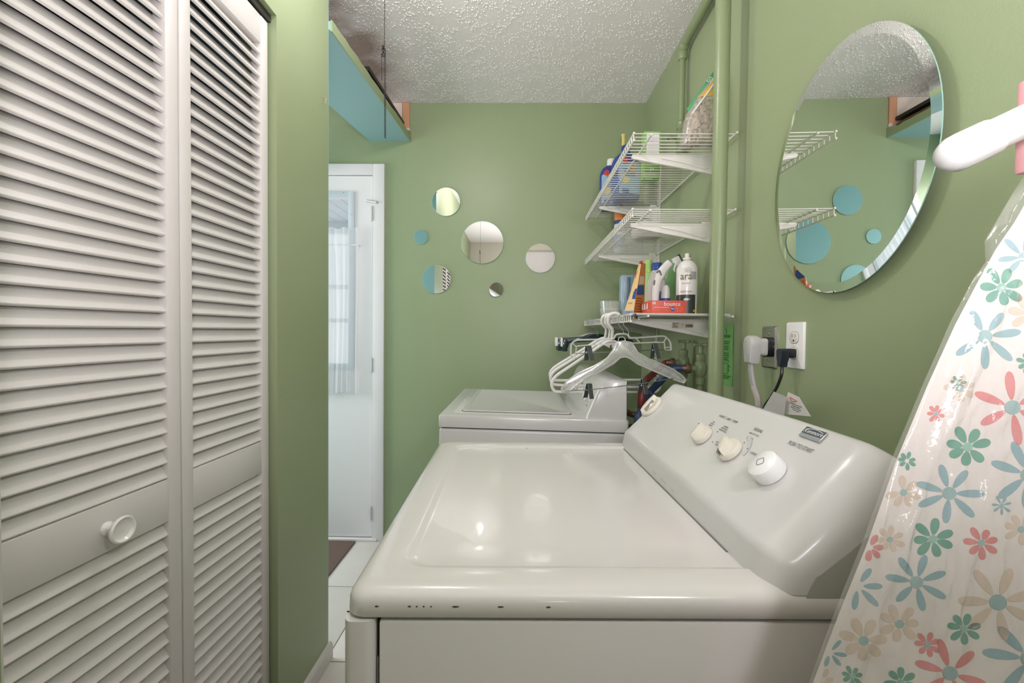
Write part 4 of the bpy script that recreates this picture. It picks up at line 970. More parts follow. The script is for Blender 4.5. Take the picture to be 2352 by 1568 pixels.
# spray starch can
sY = 1.555; c = tbase(1576, sY); sr = 23.0*sY/F; sh_ = ht(1576, 580, sY)
root = thing('spray_can', 'tall white spray starch can beside the red carton', 'can', loc=c)
zb_ = sh_*.80
bm = bmesh.new(); lathe(bm, [(sr*.97, 0), (sr, .002), (sr, zb_*.92)]+[(sr*cos(a)*.72+sr*.28*(1-a/1.4), zb_*.92+sr*.95*sin(a)) for a in (.25, .5, .75, 1.0, 1.25)]+[(sr*.36, zb_*.92+sr*1.02)], 40); link('can_body', bm, mat('can_white', rgb(226, 224, 220), .25, coat=.3), root)
zd = zb_*.92+sr*1.02
bm = bmesh.new(); lathe(bm, [(sr*.40, zd-.003), (sr*.40, zd+.003), (sr*.22, zd+.005), (.0075, zd+.005), (.0075, zd+.017), (.006, zd+.019), (0, zd+.019)], 24); link('nozzle', bm, M_cream, root)
def wrap(z0, z1, a0, a1, r, m, name, kind=None):
    bm = bmesh.new(); n = 24
    p = [(r*sin(a0+(a1-a0)*k/n), -r*cos(a0+(a1-a0)*k/n)) for k in range(n+1)]
    v0 = [bm.verts.new((x, y, z0)) for x, y in p]; v1 = [bm.verts.new((x, y, z1)) for x, y in p]
    for k in range(n): bm.faces.new((v0[k], v0[k+1], v1[k+1], v1[k]))
    return link(name, bm, m, root, ang=60, kind=kind)
M_ldk = mat('label_blackish', rgb(48, 56, 52), .35); M_gold = mat('label_gold', rgb(196, 160, 62), .4)
wrap(sh_*.015, sh_*.32, -1.6, .55, sr+.0004, M_ldk, 'dark_band'); wrap(sh_*.05, sh_*.085, .3, .56, sr+.0006, M_gold, 'gold_line')
wrap(0.002, sh_*.18, .80, 1.5, sr+.0006, M_gold, 'gold_panel'); wrap(sh_*.56, sh_*.68, -.05, .62, sr+.0004, mat('label_silver', rgb(178, 180, 190), .35, metal=.3), 'silver_band')
def curved(s, size, ang, z, m, sx=.9):
    text(s, size, Matrix.Translation(c) @ frame(Vector((sr*sin(ang)+0, -sr*cos(ang), z))*1.0+Vector((sin(ang), -cos(ang), 0))*.0022, (cos(ang), sin(ang), 0), (0, 0, 1)), m, root, sx=sx)
curved('ara', .036, -.42, sh_*.605, M_ldk, .86); curved('ara', .032, -.42, sh_*.605, M_gold, .92)
for k in range(10): wrap(sh_*(.20+.05*k), sh_*(.205+.05*k), .78, 1.35-.05*(k % 3), sr+.0005, M_lgrey, 'small_print', 'stuff')
bm = bmesh.new(); tube(bm, [Vector(( .010*cos(a)-.008, 0, .0075*sin(a)+sh_*.705)) for a in [k*pi/10 for k in range(20)]], .0006, 4, closed=True)
for v in bm.verts: v.co.y = -sqrt(max(0, sr*sr-v.co.x**2))-.0006
link('round_emblem', bm, M_grey, root)
curved('plus', .008, -.22, sh_*.705, M_grey)
curved('spray starch', .008, -.42, sh_*.50, M_grey, .7); curved('ORIGINAL', .010, -.40, sh_*.365, M_grey, .9)
bm = bmesh.new(); ball(bm, (0, 0, 0), 1, s=(.014, .004, .006), M=Matrix.Translation((-.010, -sr+.003, sh_*.245))); ball(bm, (0, 0, 0), 1, s=(.005, .004, .009), M=Matrix.Translation((-.002, -sr+.003, sh_*.252))); link('white_bird', bm, M_plastic, root)
# green trigger spray bottle (behind)
gY2 = 1.78; c = tbase(1536, gY2); h2 = ht(1540, 600, gY2)
root = thing('green_spray_bottle', 'translucent green spray bottle with white trigger head behind the can', 'bottle', loc=c)
M_gtr = mat('green_translucent', rgb(124, 166, 112), .25)
bm = bmesh.new()
loft(bm, [[(x*s+o, y*s, z*h2) for x, y in rrect(.082, .05, .018, 5)] for s, o, z in ((.95, 0, 0), (1, 0, .03), (1, 0, .40), (.92, .004, .60), (.72, .010, .80), (.46, .018, .93), (.36, .019, .96))]); link('body', bm, M_gtr, root)
Mh = Matrix.Translation((.030, 0, h2*.985)) @ Matrix.Rotation(radians(-28), 4, 'Y')
bm = bmesh.new(); box(bm, -.014, .014, -.013, .013, -.03, .022, bev=.004, M=Mh); link('trigger_head', bm, M_plastic, root)
bm = bmesh.new(); box(bm, .015, .020, -.011, .011, -.026, .026, bev=.002, M=Mh); link('nozzle_cap', bm, M_black, root)
bm = bmesh.new(); tube(bm, [Mh @ Vector(p) for p in ((-.012, -.012, -.005), (-.030, -.014, -.020), (-.036, -.012, -.05))], .005, 8); link('trigger', bm, M_plastic, root)
# grey-white stain remover with curved spray handle and blue cap jug behind
jY = 1.70; c = tbase(1507, jY); jh = ht(1507, 604, jY)
root = thing('blue_cap_bottle', 'grey white bottle with blue screw cap behind the red carton', 'bottle', loc=c)
bm = bmesh.new(); loft(bm, [[(x*s, y*s, z*jh) for x, y in rrect(.070, .05, .02, 5)] for s, z in ((.95, 0), (1, .03), (1, .48), (.92, .66), (.62, .82), (.46, .88))]); link('body', bm, mat('bottle_grey', rgb(204, 200, 196), .35), root)
bm = bmesh.new(); lathe(bm, [(.019, .86*jh), (.0205, .87*jh), (.0205, .98*jh), (.019, jh), (0, jh)], 28); link('cap', bm, M_blue, root)
bm = bmesh.new(); box(bm, -.036, .036, -.0262, -.0248, .05*jh, .46*jh); link('label', bm, mat('label_teal', rgb(66, 98, 124), .4), root)
bm = bmesh.new(); tube(bm, [(-.035, -.0266, .36*jh), (.0, -.0266, .22*jh), (.035, -.0266, .10*jh)], .002, 6); link('red_stripe', bm, M_red, root)
vY = 1.640; c = tbase(1511, vY); vh = ht(1511, 598, vY)
root = thing('foam_sprayer', 'white curved sprayer handle with grey button between the bottles', 'sprayer', loc=c)
f = lambda px, py: atY(px, py, vY)-c
spine = [f(1505.5, 700), f(1505, 685), f(1506, 668), f(1509, 650), f(1516, 632), f(1525, 617), f(1538, 603)]
spine[0].z = 0
def sp(b):
    P = sm_path(spine, 6); n = len(P); rings = []
    for i, p in enumerate(P):
        t = (P[min(i+1, n-1)]-P[max(i-1, 0)]).normalized(); nn = Vector((t.z, 0, -t.x)); w_ = .010+.004*sin(i/n*pi)+(.003 if i > n*.6 else 0)
        if i == 0: nn = Vector((1, 0, 0))
        rings.append([p+nn*x*w_+Vector((0, y*.012, 0)) for x, y in rrect(2, 2, .7, 3)])
    loft(b, rings)
bm = bmesh.new(); sp(bm); link('handle', bm, M_plastic, root)
bm = bmesh.new(); ball(bm, f(1503, 652)+Vector((0, -.006, 0)), 1, sub=2, s=(.006, .005, .016)); link('button', bm, mat('grey_button', rgb(116, 114, 110), .4), root)
bm = bmesh.new(); P = sm_path([f(1506, 627), f(1512, 623), f(1516, 633)], 6); tube(bm, [p+Vector((0, -.013, 0)) for p in P], .003, 8); link('grey_arc', bm, MATS['grey_button'], root)
bm = bmesh.new(); loft(bm, [[f(x, y)+Vector((0, dy, 0)) for x, y in ((1487, 690), (1489, 664), (1496, 640), (1503, 622), (1513, 618), (1504, 650), (1501, 690))] for dy in (.010, .022)])
for v in bm.verts: v.co.z = max(v.co.z, .0)
link('grey_shroud', bm, mat('shroud_grey', rgb(196, 190, 184), .4), root)
# small roll-on stick
qY = 1.66; c = tbase(1528, qY); qh = ht(1528, 653, qY)
root = thing('stain_stick', 'small white dome capped stick with blue label behind the red carton', 'bottle', loc=c)
bm = bmesh.new(); lathe(bm, [(.0165, 0), (.0172, .003), (.0168, qh*.55), (.0160, qh*.57)], 28); link('body', bm, mat('stick_blue', rgb(52, 86, 168), .35), root)
bm = bmesh.new(); lathe(bm, [(.0163, qh*.55), (.0160, qh*.72), (.0145, qh*.86), (.010, qh*.96), (0, qh)], 28); link('dome_cap', bm, M_plastic, root)
bm = bmesh.new(); lathe(bm, [(.0175, qh*.20), (.0173, qh*.32)], 28); link('label_band', bm, MATS['label_pale_blue'], root)
text('esh', .013, Matrix.Translation(c) @ frame(Vector((0, -.0182, qh*.44)), (1, 0, 0), (0, 0, 1)), M_lgrey, root)
# light green bottle
lY = 1.73; c = tbase(1488, lY); lh = ht(1488, 598, lY)
root = thing('lime_bottle', 'slim lime green bottle with lime cap leaning by the orange carton', 'bottle', loc=c)
bm = bmesh.new(); loft(bm, [[(x*s, y*s, z*lh) for x, y in rrect(.034, .04, .013, 5)] for s, z in ((.92, 0), (1, .03), (.95, .50), (.9, .70), (.75, .80))]); link('body', bm, mat('lime_body', rgb(156, 196, 122), .3), root)
bm = bmesh.new(); lathe(bm, [(.0165, lh*.78), (.0175, lh*.79), (.0155, lh*.84), (.0142, lh*.86), (.0138, lh), (0, lh)], 28); link('cap', bm, mat('lime_cap', rgb(158, 196, 104), .35), root)
# orange carton, leaning, gable top
oY = 1.60; 
P = lambda px, py, Y: atY(px, py, Y)
c0 = P(1431.5, 716, oY-.01); c1 = P(1454, 716, oY-.045); c2 = P(1479, 716, oY+.0)
for q in (c0, c1, c2): q.z = ZS3
c3 = c0+c2-c1
t0 = P(1468, 603, oY+.005); t1 = P(1473, 603, oY-.012)
M_or = mat('carton_orange', rgb(216, 182, 128), .45); M_or2 = mat('carton_rust', rgb(176, 112, 64), .45)
root = thing('orange_carton', 'orange tapering powder pouch leaning right on lowest shelf', 'pouch', loc=c1)
a_ = t0; b_ = t1; e_ = t1+(c2-c1)*.42; d_ = t0+(c2-c1)*.42
e_.z = d_.z = t0.z-.004
def pouch(b):
    v = [b.verts.new(p) for p in (c0, c1, c2, c3, a_, b_, e_, d_)]
    for idx, mi in (((0, 1, 5, 4), 0), ((1, 2, 6, 5), 1), ((2, 3, 7, 6), 1), ((3, 0, 4, 7), 0), ((4, 5, 6, 7), 1), ((3, 2, 1, 0), 1)):
        f_ = b.faces.new([v[i] for i in idx]); f_.material_index = mi
cl('pouch_body', pouch, [M_or, M_or2], root)
Lf = lambda u, v: (c0.lerp(c1, u)).lerp(a_.lerp(b_, u), v); Rf = lambda u, v: (c1.lerp(c2, u)).lerp(b_.lerp(e_, u), v)
nL = (c1-c0).cross(a_-c0).normalized(); nL = nL if nL.y < 0 else -nL
nR = (c2-c1).cross(b_-c1).normalized(); nR = nR if nR.y < 0 else -nR
def patch(fn, n_, pts, m, name, lift=.0006, kind=None):
    def f_(b):
        q = [fn(u, v)+n_*lift for u, v in pts]; loft(b, [q, [p+n_*.0003 for p in q]])
    return cl(name, f_, m, root)
patch(Lf, nL, ((.05, .30), (.98, .30), (.98, .50), (.05, .50)), M_blue, 'blue_panel'); patch(Lf, nL, ((.05, .03), (.95, .03), (.95, .08), (.05, .08)), mat('label_mid_blue', rgb(96, 132, 190), .4), 'blue_strip')
patch(Rf, nR, ((.02, .38), (.9, .40), (.85, .58), (.02, .56)), mat('label_dark_blue', rgb(40, 72, 120), .4), 'dark_panel'); patch(Rf, nR, ((.1, .58), (.85, .60), (.8, .75), (.1, .74)), mat('label_tan', rgb(190, 168, 140), .45), 'tan_panel')
def emb(b):
    Mx = frame(Lf(.5, .76)+nL*.0006, c1-c0, a_-c0); tube(b, [Mx @ Vector((.007*cos(k*pi/10), .014*sin(k*pi/10), 0)) for k in range(20)], .0012, 5, closed=True)
cl('red_ring', emb, M_red, root)
text('5X', .022, frame(Lf(.5, .40)+nL*.0014, c1-c0, a_-c0), mat('lime_print', rgb(190, 220, 120), .4), root, sx=.6)
text('POWER', .010, frame(Lf(.45, .22)+nL*.0010, c1-c0, a_-c0), M_blue, root, sx=.6)
for k in range(6): patch(Rf, nR, ((.08, .06+.05*k), (.8-.1*(k % 2), .06+.05*k), (.8-.1*(k % 2), .075+.05*k), (.08, .075+.05*k)), mat('rust_print', rgb(120, 66, 36), .5), 'print_line')
cl('red_clip', lambda b: box(b, b_.x-.004, b_.x+.005, b_.y-.003, b_.y+.012, b_.z-.004, b_.z+.006, bev=.001), mat('clip_red', rgb(150, 36, 40), .35), root)
# pale blue rectangular bottle
uY = 1.97; c = tbase(1441, uY); uh = ht(1441, 633, uY)
root = thing('pale_blue_bottle', 'translucent pale blue rectangular bottle behind the orange pouch', 'bottle', loc=c)
M_pb = mat('pale_blue_plastic', rgb(150, 172, 190), .22, coat=.2)
bm = bmesh.new(); loft(bm, [[(x*s+o, y*s, z*uh) for x, y in rrect(.070, .05, .012, 5)] for s, o, z in ((.62, .012, 0), (.70, .010, .05), (.98, 0, .30), (1, 0, .36), (1, 0, .95), (.96, 0, .985), (.9, 0, 1))]); link('body', bm, M_pb, root)
bm = bmesh.new(); box(bm, -.010, .006, -.0262, -.0245, .40*uh, .95*uh, bev=.001); link('grip_channel', bm, mat('pale_blue_deep', rgb(96, 120, 138), .3), root)
# clear measuring cup
mY = 1.86; c = tbase(1401, mY); mh = ht(1401, 692, mY); c.z = zs[2]+.0022
root = thing('measuring_cup', 'clear ribbed measuring cup at the far front of the lowest shelf', 'cup', loc=c)
r0_, r1_ = .036, .046; mh = atY(1401, 692, mY).z-c.z
bm = bmesh.new(); lathe(bm, [(r0_, 0), (r1_, mh), (r1_-.0016, mh), (r0_-.0016, .003), (0, .003)], 36); link('cup_wall', bm, clear('clear_cup', gloss=.5, rough=.05, diff=.22, dcol=(.75, .78, .75)), root)
bm = bmesh.new()
for k in range(18): a = k*2*pi/18; tube(bm, [(r0_*cos(a), r0_*sin(a), .003), ((r0_+(r1_-r0_)*.5)*cos(a), (r0_+(r1_-r0_)*.5)*sin(a), mh*.5)], .0012, 4)
link('ribs', bm, MATS['clear_cup'], root, kind='stuff')
bm = bmesh.new(); tube(bm, [((r0_+(r1_-r0_)*.5+.0003)*cos(k*pi/18), (r0_+(r1_-r0_)*.5+.0003)*sin(k*pi/18), mh*.52) for k in range(36)], .0009, 5, closed=True); link('fill_line', bm, M_plastic, root)
# ------------------------------------------------------------------ hangers on the lowest shelf's front rail
RAILZ = zs[2]+.0035; RX = SXF
M_hw = mat('hanger_white', rgb(232, 230, 226), .3)
M_hc = clear('hanger_clear', gloss=.6, rough=.08, diff=.42, dcol=(.82, .83, .80))
def hook_pts(r, neck, a0=-30, n=14):
    """hook over the rail at the local origin, opening to the back; stem straight down the z axis"""
    P = [Vector((r*cos(radians(a)), 0, r*sin(radians(a)))) for a in [a0+(190-a0)*k/n for k in range(n+1)]]
    P = [Vector((-p.x, 0, p.z)) for p in P][::-1] if False else P
    return P
def hM(Y, yaw=0, tilt=0, swing=0, dx=0): return Matrix.Translation((RX+dx, Y, RAILZ)) @ Matrix.Rotation(yaw, 4, 'Z') @ Matrix.Rotation(tilt, 4, 'X') @ Matrix.Rotation(swing, 4, 'Y')
# white tubular hangers
def white_hanger(Y, label, yaw, tilt, swing, dx):
    M = hM(Y, yaw, tilt, swing, dx); root = thing('white_hanger', label, 'hanger', M, group='white tubular hangers on the lowest shelf rail')
    r = .0058; top = .0075
    hk = [Vector((.022*cos(radians(a)), 0, -.010+.0185*sin(radians(a)))) for a in range(-35, 181, 15)]
    hk = hk + [Vector((-.020, 0, -.03)), Vector((-.010, 0, -.045)), Vector((0, 0, -.06)), Vector((0, 0, -.105))]
    bm = bmesh.new(); tube(bm, [p+Vector((0, 0, .0005)) for p in sm_path(hk, 3)], r*.95, 12); link('hook', bm, M_hw, root)
    pts = [(0, -.100), (.030, -.112), (.090, -.160), (.150, -.208), (.190, -.240), (.207, -.262), (.212, -.285), (.204, -.306), (.184, -.315)]
    body = [Vector((x, 0, z)) for x, z in pts]+[Vector((.09, 0, -.316))]; body = body+[Vector((-p.x, 0, p.z)) for p in body[::-1]][:-1]
    sm = []
    N = len(body)
    for i in range(N):
        a, b_, c_, d_ = body[(i-1) % N], body[i], body[(i+1) % N], body[(i+2) % N]
        for k in range(4):
            t = k/4; sm.append(.5*((2*b_)+(c_-a)*t+(2*a-5*b_+4*c_-d_)*t*t+(3*b_-a-3*c_+d_)*t**3))
    bm = bmesh.new(); tube(bm, sm, r, 12, closed=True); link('frame', bm, M_hw, root)
    for s in (-1, 1):
        bm = bmesh.new(); prism(bm, [(s*.004, -.10), (s*.034, -.112), (s*.004, -.128)], -.002, .002, frame(Vector((0, 0, 0)), (1, 0, 0), (0, 0, 1))); link('gusset', bm, M_hw, root)
    return root
for k, (Y, yaw, tl, sw, dx, lab) in enumerate(((1.585, .05, .37, .00, -.012, 'white tubular hanger, frontmost of the three'), (1.635, .00, .47, .02, -.010, 'white tubular hanger in the middle of the three'), (1.690, .03, .57, -.02, -.014, 'white tubular hanger, rearmost of the three'))):
    white_hanger(Y, lab, yaw, tl, sw, dx)
def wirehook(root, r=.0013, z=-.07, m=M_chrome, drop=0):
    hk = [Vector((.017*cos(radians(a)), 0, -.012+.0155*sin(radians(a)))) for a in range(-20, 181, 14)]+[Vector((-.0165, 0, -.035)), Vector((-.006, 0, -.048)), Vector((0, 0, -.058)), Vector((0, 0, z))]
    bm = bmesh.new(); tube(bm, sm_path(hk, 2), r, 8); return link('hook', bm, m, root)
def clip(root, x, z, s=1.0, name='metal_clip', rot=0):
    M = Matrix.Translation((x, 0, z)) @ Matrix.Rotation(rot, 4, 'Y') @ Matrix.Rotation(.6, 4, 'Z')
    bm = bmesh.new()
    for sg in (-1, 1):
        Mx = M @ Matrix.Rotation(sg*.24, 4, 'X') @ Matrix.Translation((0, sg*.0065, 0))
        box(bm, -.010*s, .010*s, -.0007, .0007, -.034*s, .016*s, bev=.0004, M=Mx, seg=1)
        for k in range(6): box(bm, -.0098*s, .0098*s, -.0011, .0011, (.003+.002*k)*s, (.0038+.002*k)*s, M=Mx)
    o = link(name, bm, M_clip, root)
    bm = bmesh.new(); tube(bm, [M @ Vector((-.009*s, 0, -.004)), M @ Vector((.009*s, 0, -.004))], .0028, 8); link('clip_spring', bm, M_chrome, o)
# clear broad-shouldered suit hanger with a wire bar and two clips (nearest)
Mh = hM(1.43, .04, .0, -.02, .0); c_ = Mh.translation
suit = thing('suit_hanger', 'clear plastic broad shouldered hanger with ribs, nearest on the rail', 'hanger', Mh)
iMh = Mh.inverted(); H = lambda px, py, Y=1.43: iMh @ atY(px, py, Y)
def h2(px, py): p = H(px, py); return (p.x, p.z)
wirehook(suit, z=-.075)
outl = [(1418, 786), (1432, 783), (1450, 786), (1457, 797), (1464, 809), (1490, 824), (1520, 836), (1546, 848), (1566, 862), (1575, 873), (1570, 879), (1552, 873), (1525, 862), (1495, 849), (1465, 836), (1448, 824), (1437, 819), (1424, 821), (1410, 834), (1380, 852), (1345, 870), (1322, 886), (1306, 900), (1291, 901), (1289, 893), (1302, 875), (1330, 856), (1366, 840), (1395, 822), (1408, 804), (1413, 792)]
bm = bmesh.new(); prism(bm, [h2(*p) for p in outl], -.0045, .0045, frame(Vector((0, 0, 0)), (1, 0, 0), (0, 0, 1)), bev=.001); link('shoulder_body', bm, clear('hanger_clear_core', gloss=.5, rough=.1, diff=.28, dcol=(.80, .80, .76)), suit)
bm = bmesh.new(); tube(bm, [H(*p)+Vector((0, -.004, 0)) for p in outl], .0020, 6, closed=True); tube(bm, [H(*p)+Vector((0, .004, 0)) for p in outl], .0020, 6, closed=True); link('rim', bm, M_hc, suit)
bm = bmesh.new(); cx, cy = 1433, 812
rnd = random.Random(6)
for i in range(12): 
    a = pi*(.02+.96*i/11); tube(bm, [H(cx+8*cos(a), cy-6*sin(a)), H(cx+25*cos(a), cy-26*sin(a))], .0011, 4)
for (ax, ay, bx, by, cx2, cy2, dx2, dy2) in ((1457, 797, 1566, 862, 1448, 822, 1560, 876), (1410, 804, 1302, 876, 1420, 822, 1300, 900)):
    for k in range(22):
        t = k/21; x_, y_ = ax+(bx-ax)*t, ay+(by-ay)*t+8*sin(pi*t)*(-.1); X_, Y_ = cx2+(dx2-cx2)*min(1, t+.12), cy2+(dy2-cy2)*min(1, t+.12)
        tube(bm, [H(x_, y_+8), H(X_, Y_-6)], .0011, 4)
link('ribs', bm, M_hc, suit, kind='stuff')
bm = bmesh.new(); tube(bm, [H(1296, 897)+Vector((0, -.006, 0)), H(1352, 894)+Vector((0, -.008, 0)), H(1477, 880)+Vector((0, -.008, 0)), H(1545, 868)+Vector((0, -.006, 0))], .0016, 6); wb = link('wire_bar', bm, M_chrome, suit)
for px, py in ((1352, 892), (1478, 882)):
    p = H(px, py); clip(suit, p.x, p.z, 1.0, rot=.05)
# clear skirt hanger with wire bar and clips
Mh = hM(1.475, -.03, .0, .0, -.004); iMh = Mh.inverted()
H = lambda px, py, Y=1.475: iMh @ atY(px, py, Y)
sk = thing('skirt_hanger', 'clear plastic skirt hanger with two metal clips above the suit hanger', 'hanger', Mh)
wirehook(sk, r=.0015, z=-.068)
bar = [(1312, 818), (1311, 800), (1314, 788), (1325, 781), (1345, 780), (1405, 778), (1413, 770), (1421, 767), (1437, 767), (1444, 771), (1451, 776), (1500, 773), (1524, 772), (1534, 778), (1540, 788), (1541, 804)]
bm = bmesh.new(); tube(bm, sm_path([H(*p) for p in bar], 3), .0032, 8); link('frame', bm, M_hc, sk)
bar2 = [(1322, 816), (1324, 800), (1330, 794), (1400, 790), (1456, 788), (1520, 786), (1526, 792), (1527, 803)]
bm = bmesh.new(); tube(bm, sm_path([H(*p) for p in bar2], 3), .0022, 8)
for a, b_ in (((1315, 788), (1324, 797)), ((1530, 776), (1524, 786)), ((1460, 776), (1470, 787)), ((1311, 818), (1323, 816)), ((1541, 804), (1527, 803)), ((1541, 797), (1527, 798))): tube(bm, [H(*a), H(*b_)], .0022, 6)
link('inner_frame', bm, M_hc, sk)
bm = bmesh.new(); tube(bm, [H(1428+8*cos(k*pi/8), 780+7*sin(k*pi/8)) for k in range(16)], .0016, 6, closed=True); link('ring', bm, M_hc, sk)
bm = bmesh.new(); tube(bm, [H(1318, 812), H(1534, 802)], .0014, 6); link('wire_bar', bm, M_chrome, sk)
for px, py in ((1352, 808), (1503, 803)):
    p = H(px, py); clip(sk, p.x, p.z+.004, 1.05, rot=-.08)
bm = bmesh.new(); P = [H(1318+4*cos(a), 819+5*sin(a)) for a in [k*pi/8 for k in range(9)]]; tube(bm, P, .0018, 6); link('end_hook', bm, M_hc, sk)
# dark hangers with wire hooks, far along the rail
M_hd = mat('hanger_dark_teal', rgb(28, 48, 50), .25, coat=.4)
def dark_hanger(Y, label, yaw, w_, dz):
    M = hM(Y, yaw, 0, 0, -.002); root = thing('dark_hanger', label, 'hanger', M, group='dark teal hangers far along the rail')
    wirehook(root, r=.0014, z=-.075)
    bm = bmesh.new()
    outl = [(-w_, -.128), (-w_, -.098), (-w_+.012, -.090), (-.05, -.082), (-.02, -.070), (.02, -.070), (.05, -.082), (w_-.012, -.090), (w_, -.098), (w_, -.128), (w_-.014, -.134), (w_-.02, -.112), (.04, -.104), (0, -.100), (-.04, -.104), (-w_+.02, -.112), (-w_+.014, -.134)]
    prism(bm, outl, -.006, .006, frame(Vector((0, 0, 0)), (1, 0, 0), (0, 0, 1)), bev=.002); link('bar', bm, M_hd, root)
    for s in (-1, 1):
        bm = bmesh.new(); box(bm, s*w_-.012, s*w_+.012, -.010, .010, -.150, -.094, bev=.004); link('pinch_clip', bm, M_hd, root)
    bm = bmesh.new(); box(bm, -w_-.018, -w_-.010, -.009, .009, -.128, -.088, bev=.003); link('white_end_pad', bm, M_plastic, root)
    bm = bmesh.new()
    tube(bm, [(.008*cos(k*1.05), .0065*sin(k*1.05), -.082+.0008*k) for k in range(22)], .0012, 5); link('coil', bm, M_chrome, root)
    return root
for Y, lab, yaw, w_ in ((1.985, 'dark teal hanger nearest of the far group', .10, .150), (2.045, 'dark teal hanger second of the far group', .06, .165), (2.10, 'dark teal hanger third of the far group', .03, .165)): dark_hanger(Y, lab, yaw, w_, 0)
def clear_far(Y, label, yaw):
    M = hM(Y, yaw, 0, 0, -.002); root = thing('clear_hanger', label, 'hanger', M, group='clear hangers at the far end of the rail')
    wirehook(root, r=.0014, z=-.07)
    bm = bmesh.new(); tube(bm, sm_path([(-.17, 0, -.135), (-.17, 0, -.105), (-.15, 0, -.096), (-.05, 0, -.085), (0, 0, -.070), (.05, 0, -.085), (.15, 0, -.096), (.17, 0, -.105), (.17, 0, -.135)], 3), .004, 8); link('frame', bm, M_hc, root)
    bm = bmesh.new(); tube(bm, [(-.168, 0, -.128), (.168, 0, -.128)], .0014, 6); link('wire_bar', bm, M_chrome, root)
    return root
clear_far(2.16, 'clear hanger rearmost but one on the rail', -.05); clear_far(2.22, 'clear hanger rearmost on the rail', .04)
# small black wire clip on the near end of the front rail
c = Vector((SXF+.012, SY0-.012, zs[2]-.004))
root = thing('spring_clip', 'small black spring clip at the near corner of the lowest shelf', 'clip', loc=c)
cl('jaw', lambda b: (box(b, -.004, .004, -.003, .003, -.009, .007, bev=.0015, M=Matrix.Translation(c) @ Matrix.Rotation(-.6, 4, 'Y'))), M_black, root)
cl('wire_loop', lambda b: tube(b, [c+Vector((.004+.010*t+.004*sin(t*6), -.001, -.006-.012*t+.002*cos(t*6))) for t in [k/10 for k in range(11)]], .0009, 6), M_chrome, root)

# ------------------------------------------------------------------ ironing board, upright at the right
PB, NB = Vector((.42, .385, 1.0)), Vector((-.10, -1, .05)).normalized()
iX = NB.cross(Vector((0, 0, 1))).normalized(); iX = iX if iX.x > 0 else -iX
iU = iX.cross(NB).normalized(); iU = iU if iU.z > 0 else -iU
MBd = frame(PB, iX, iU)
if MBd.col[2].to_3d().dot(NB) < 0: print('board normal flipped')
def bp2(px, py): q = MBd.inverted() @ atP(px, py, PB, NB); return Vector((q.x, q.y))
Ledge = [bp2(*p) for p in ((1868, 1572), (1930, 1405), (1993, 1248), (2062, 1052), (2132, 884), (2196, 744), (2246, 650), (2290, 570), (2335, 505))]
ax0 = Ledge[0].x+.188; slope = .10
def axis(y): return ax0+slope*(y-Ledge[0].y)
yb = -1.0+.012
left = [Vector((axis(-.3)-.190, yb+.05)), Vector((axis(-.3)-.190, -.45)), Vector((axis(-.3)-.190, -.30))]+Ledge
nose = axis(Ledge[-1].y+.07)
left += [Vector((nose-.045, Ledge[-1].y+.045)), Vector((nose-.02, Ledge[-1].y+.062))]
left[0].x = left[1].x = left[2].x = min(left[2].x, Ledge[0].x-.004)
right = [Vector((min(2*axis(max(p.y, -.2))-p.x, (XW-.012-PB.x)/iX.x), p.y)) for p in left[::-1]]
OUT = left+right
board = thing('ironing_board', 'ironing board in a pale floral cover standing on end at the right', 'ironing board', MBd)
bm = bmesh.new()
cxy = sum(OUT, Vector((0, 0)))/len(OUT)
def ins(e): return [Vector((p.x, p.y))-(Vector((p.x, p.y))-cxy).normalized()*e for p in OUT]
def dens(P):
    r_ = []
    for i in range(len(P)): r_ += [P[i].lerp(P[(i+1) % len(P)], k/3) for k in range(3)]
    return r_
loft(bm, [[(p.x, p.y, z) for p in dens(ins(e))] for e, z in ((.045, -.030), (.034, -.027), (.022, -.018), (.008, -.008), (.002, -.003), (0, -.0006), (.006, 0))])
M_cov = mat('cover_cloth', rgb(234, 225, 219), .6, var=.04, vscale=9, bump=.1, bscale=300)
cov = link('cover', bm, M_cov, board, ang=70)
FC = {'b': mat('print_blue', rgb(140, 176, 184), .6), 'g': mat('print_green', rgb(88, 158, 136), .6), 'r': mat('print_coral', rgb(222, 132, 130), .6), 't': mat('print_tan', rgb(220, 200, 180), .6), 'c': mat('print_centre', rgb(150, 184, 182), .6), 'e': mat('print_centre_green', rgb(140, 190, 172), .6)}
def inside(q):
    P = OUT; c = False; j = len(P)-1
    for i in range(len(P)):
        if (P[i].y > q.y) != (P[j].y > q.y) and q.x < (P[j].x-P[i].x)*(q.y-P[i].y)/(P[j].y-P[i].y)+P[i].x: c = not c
        j = i
    return c
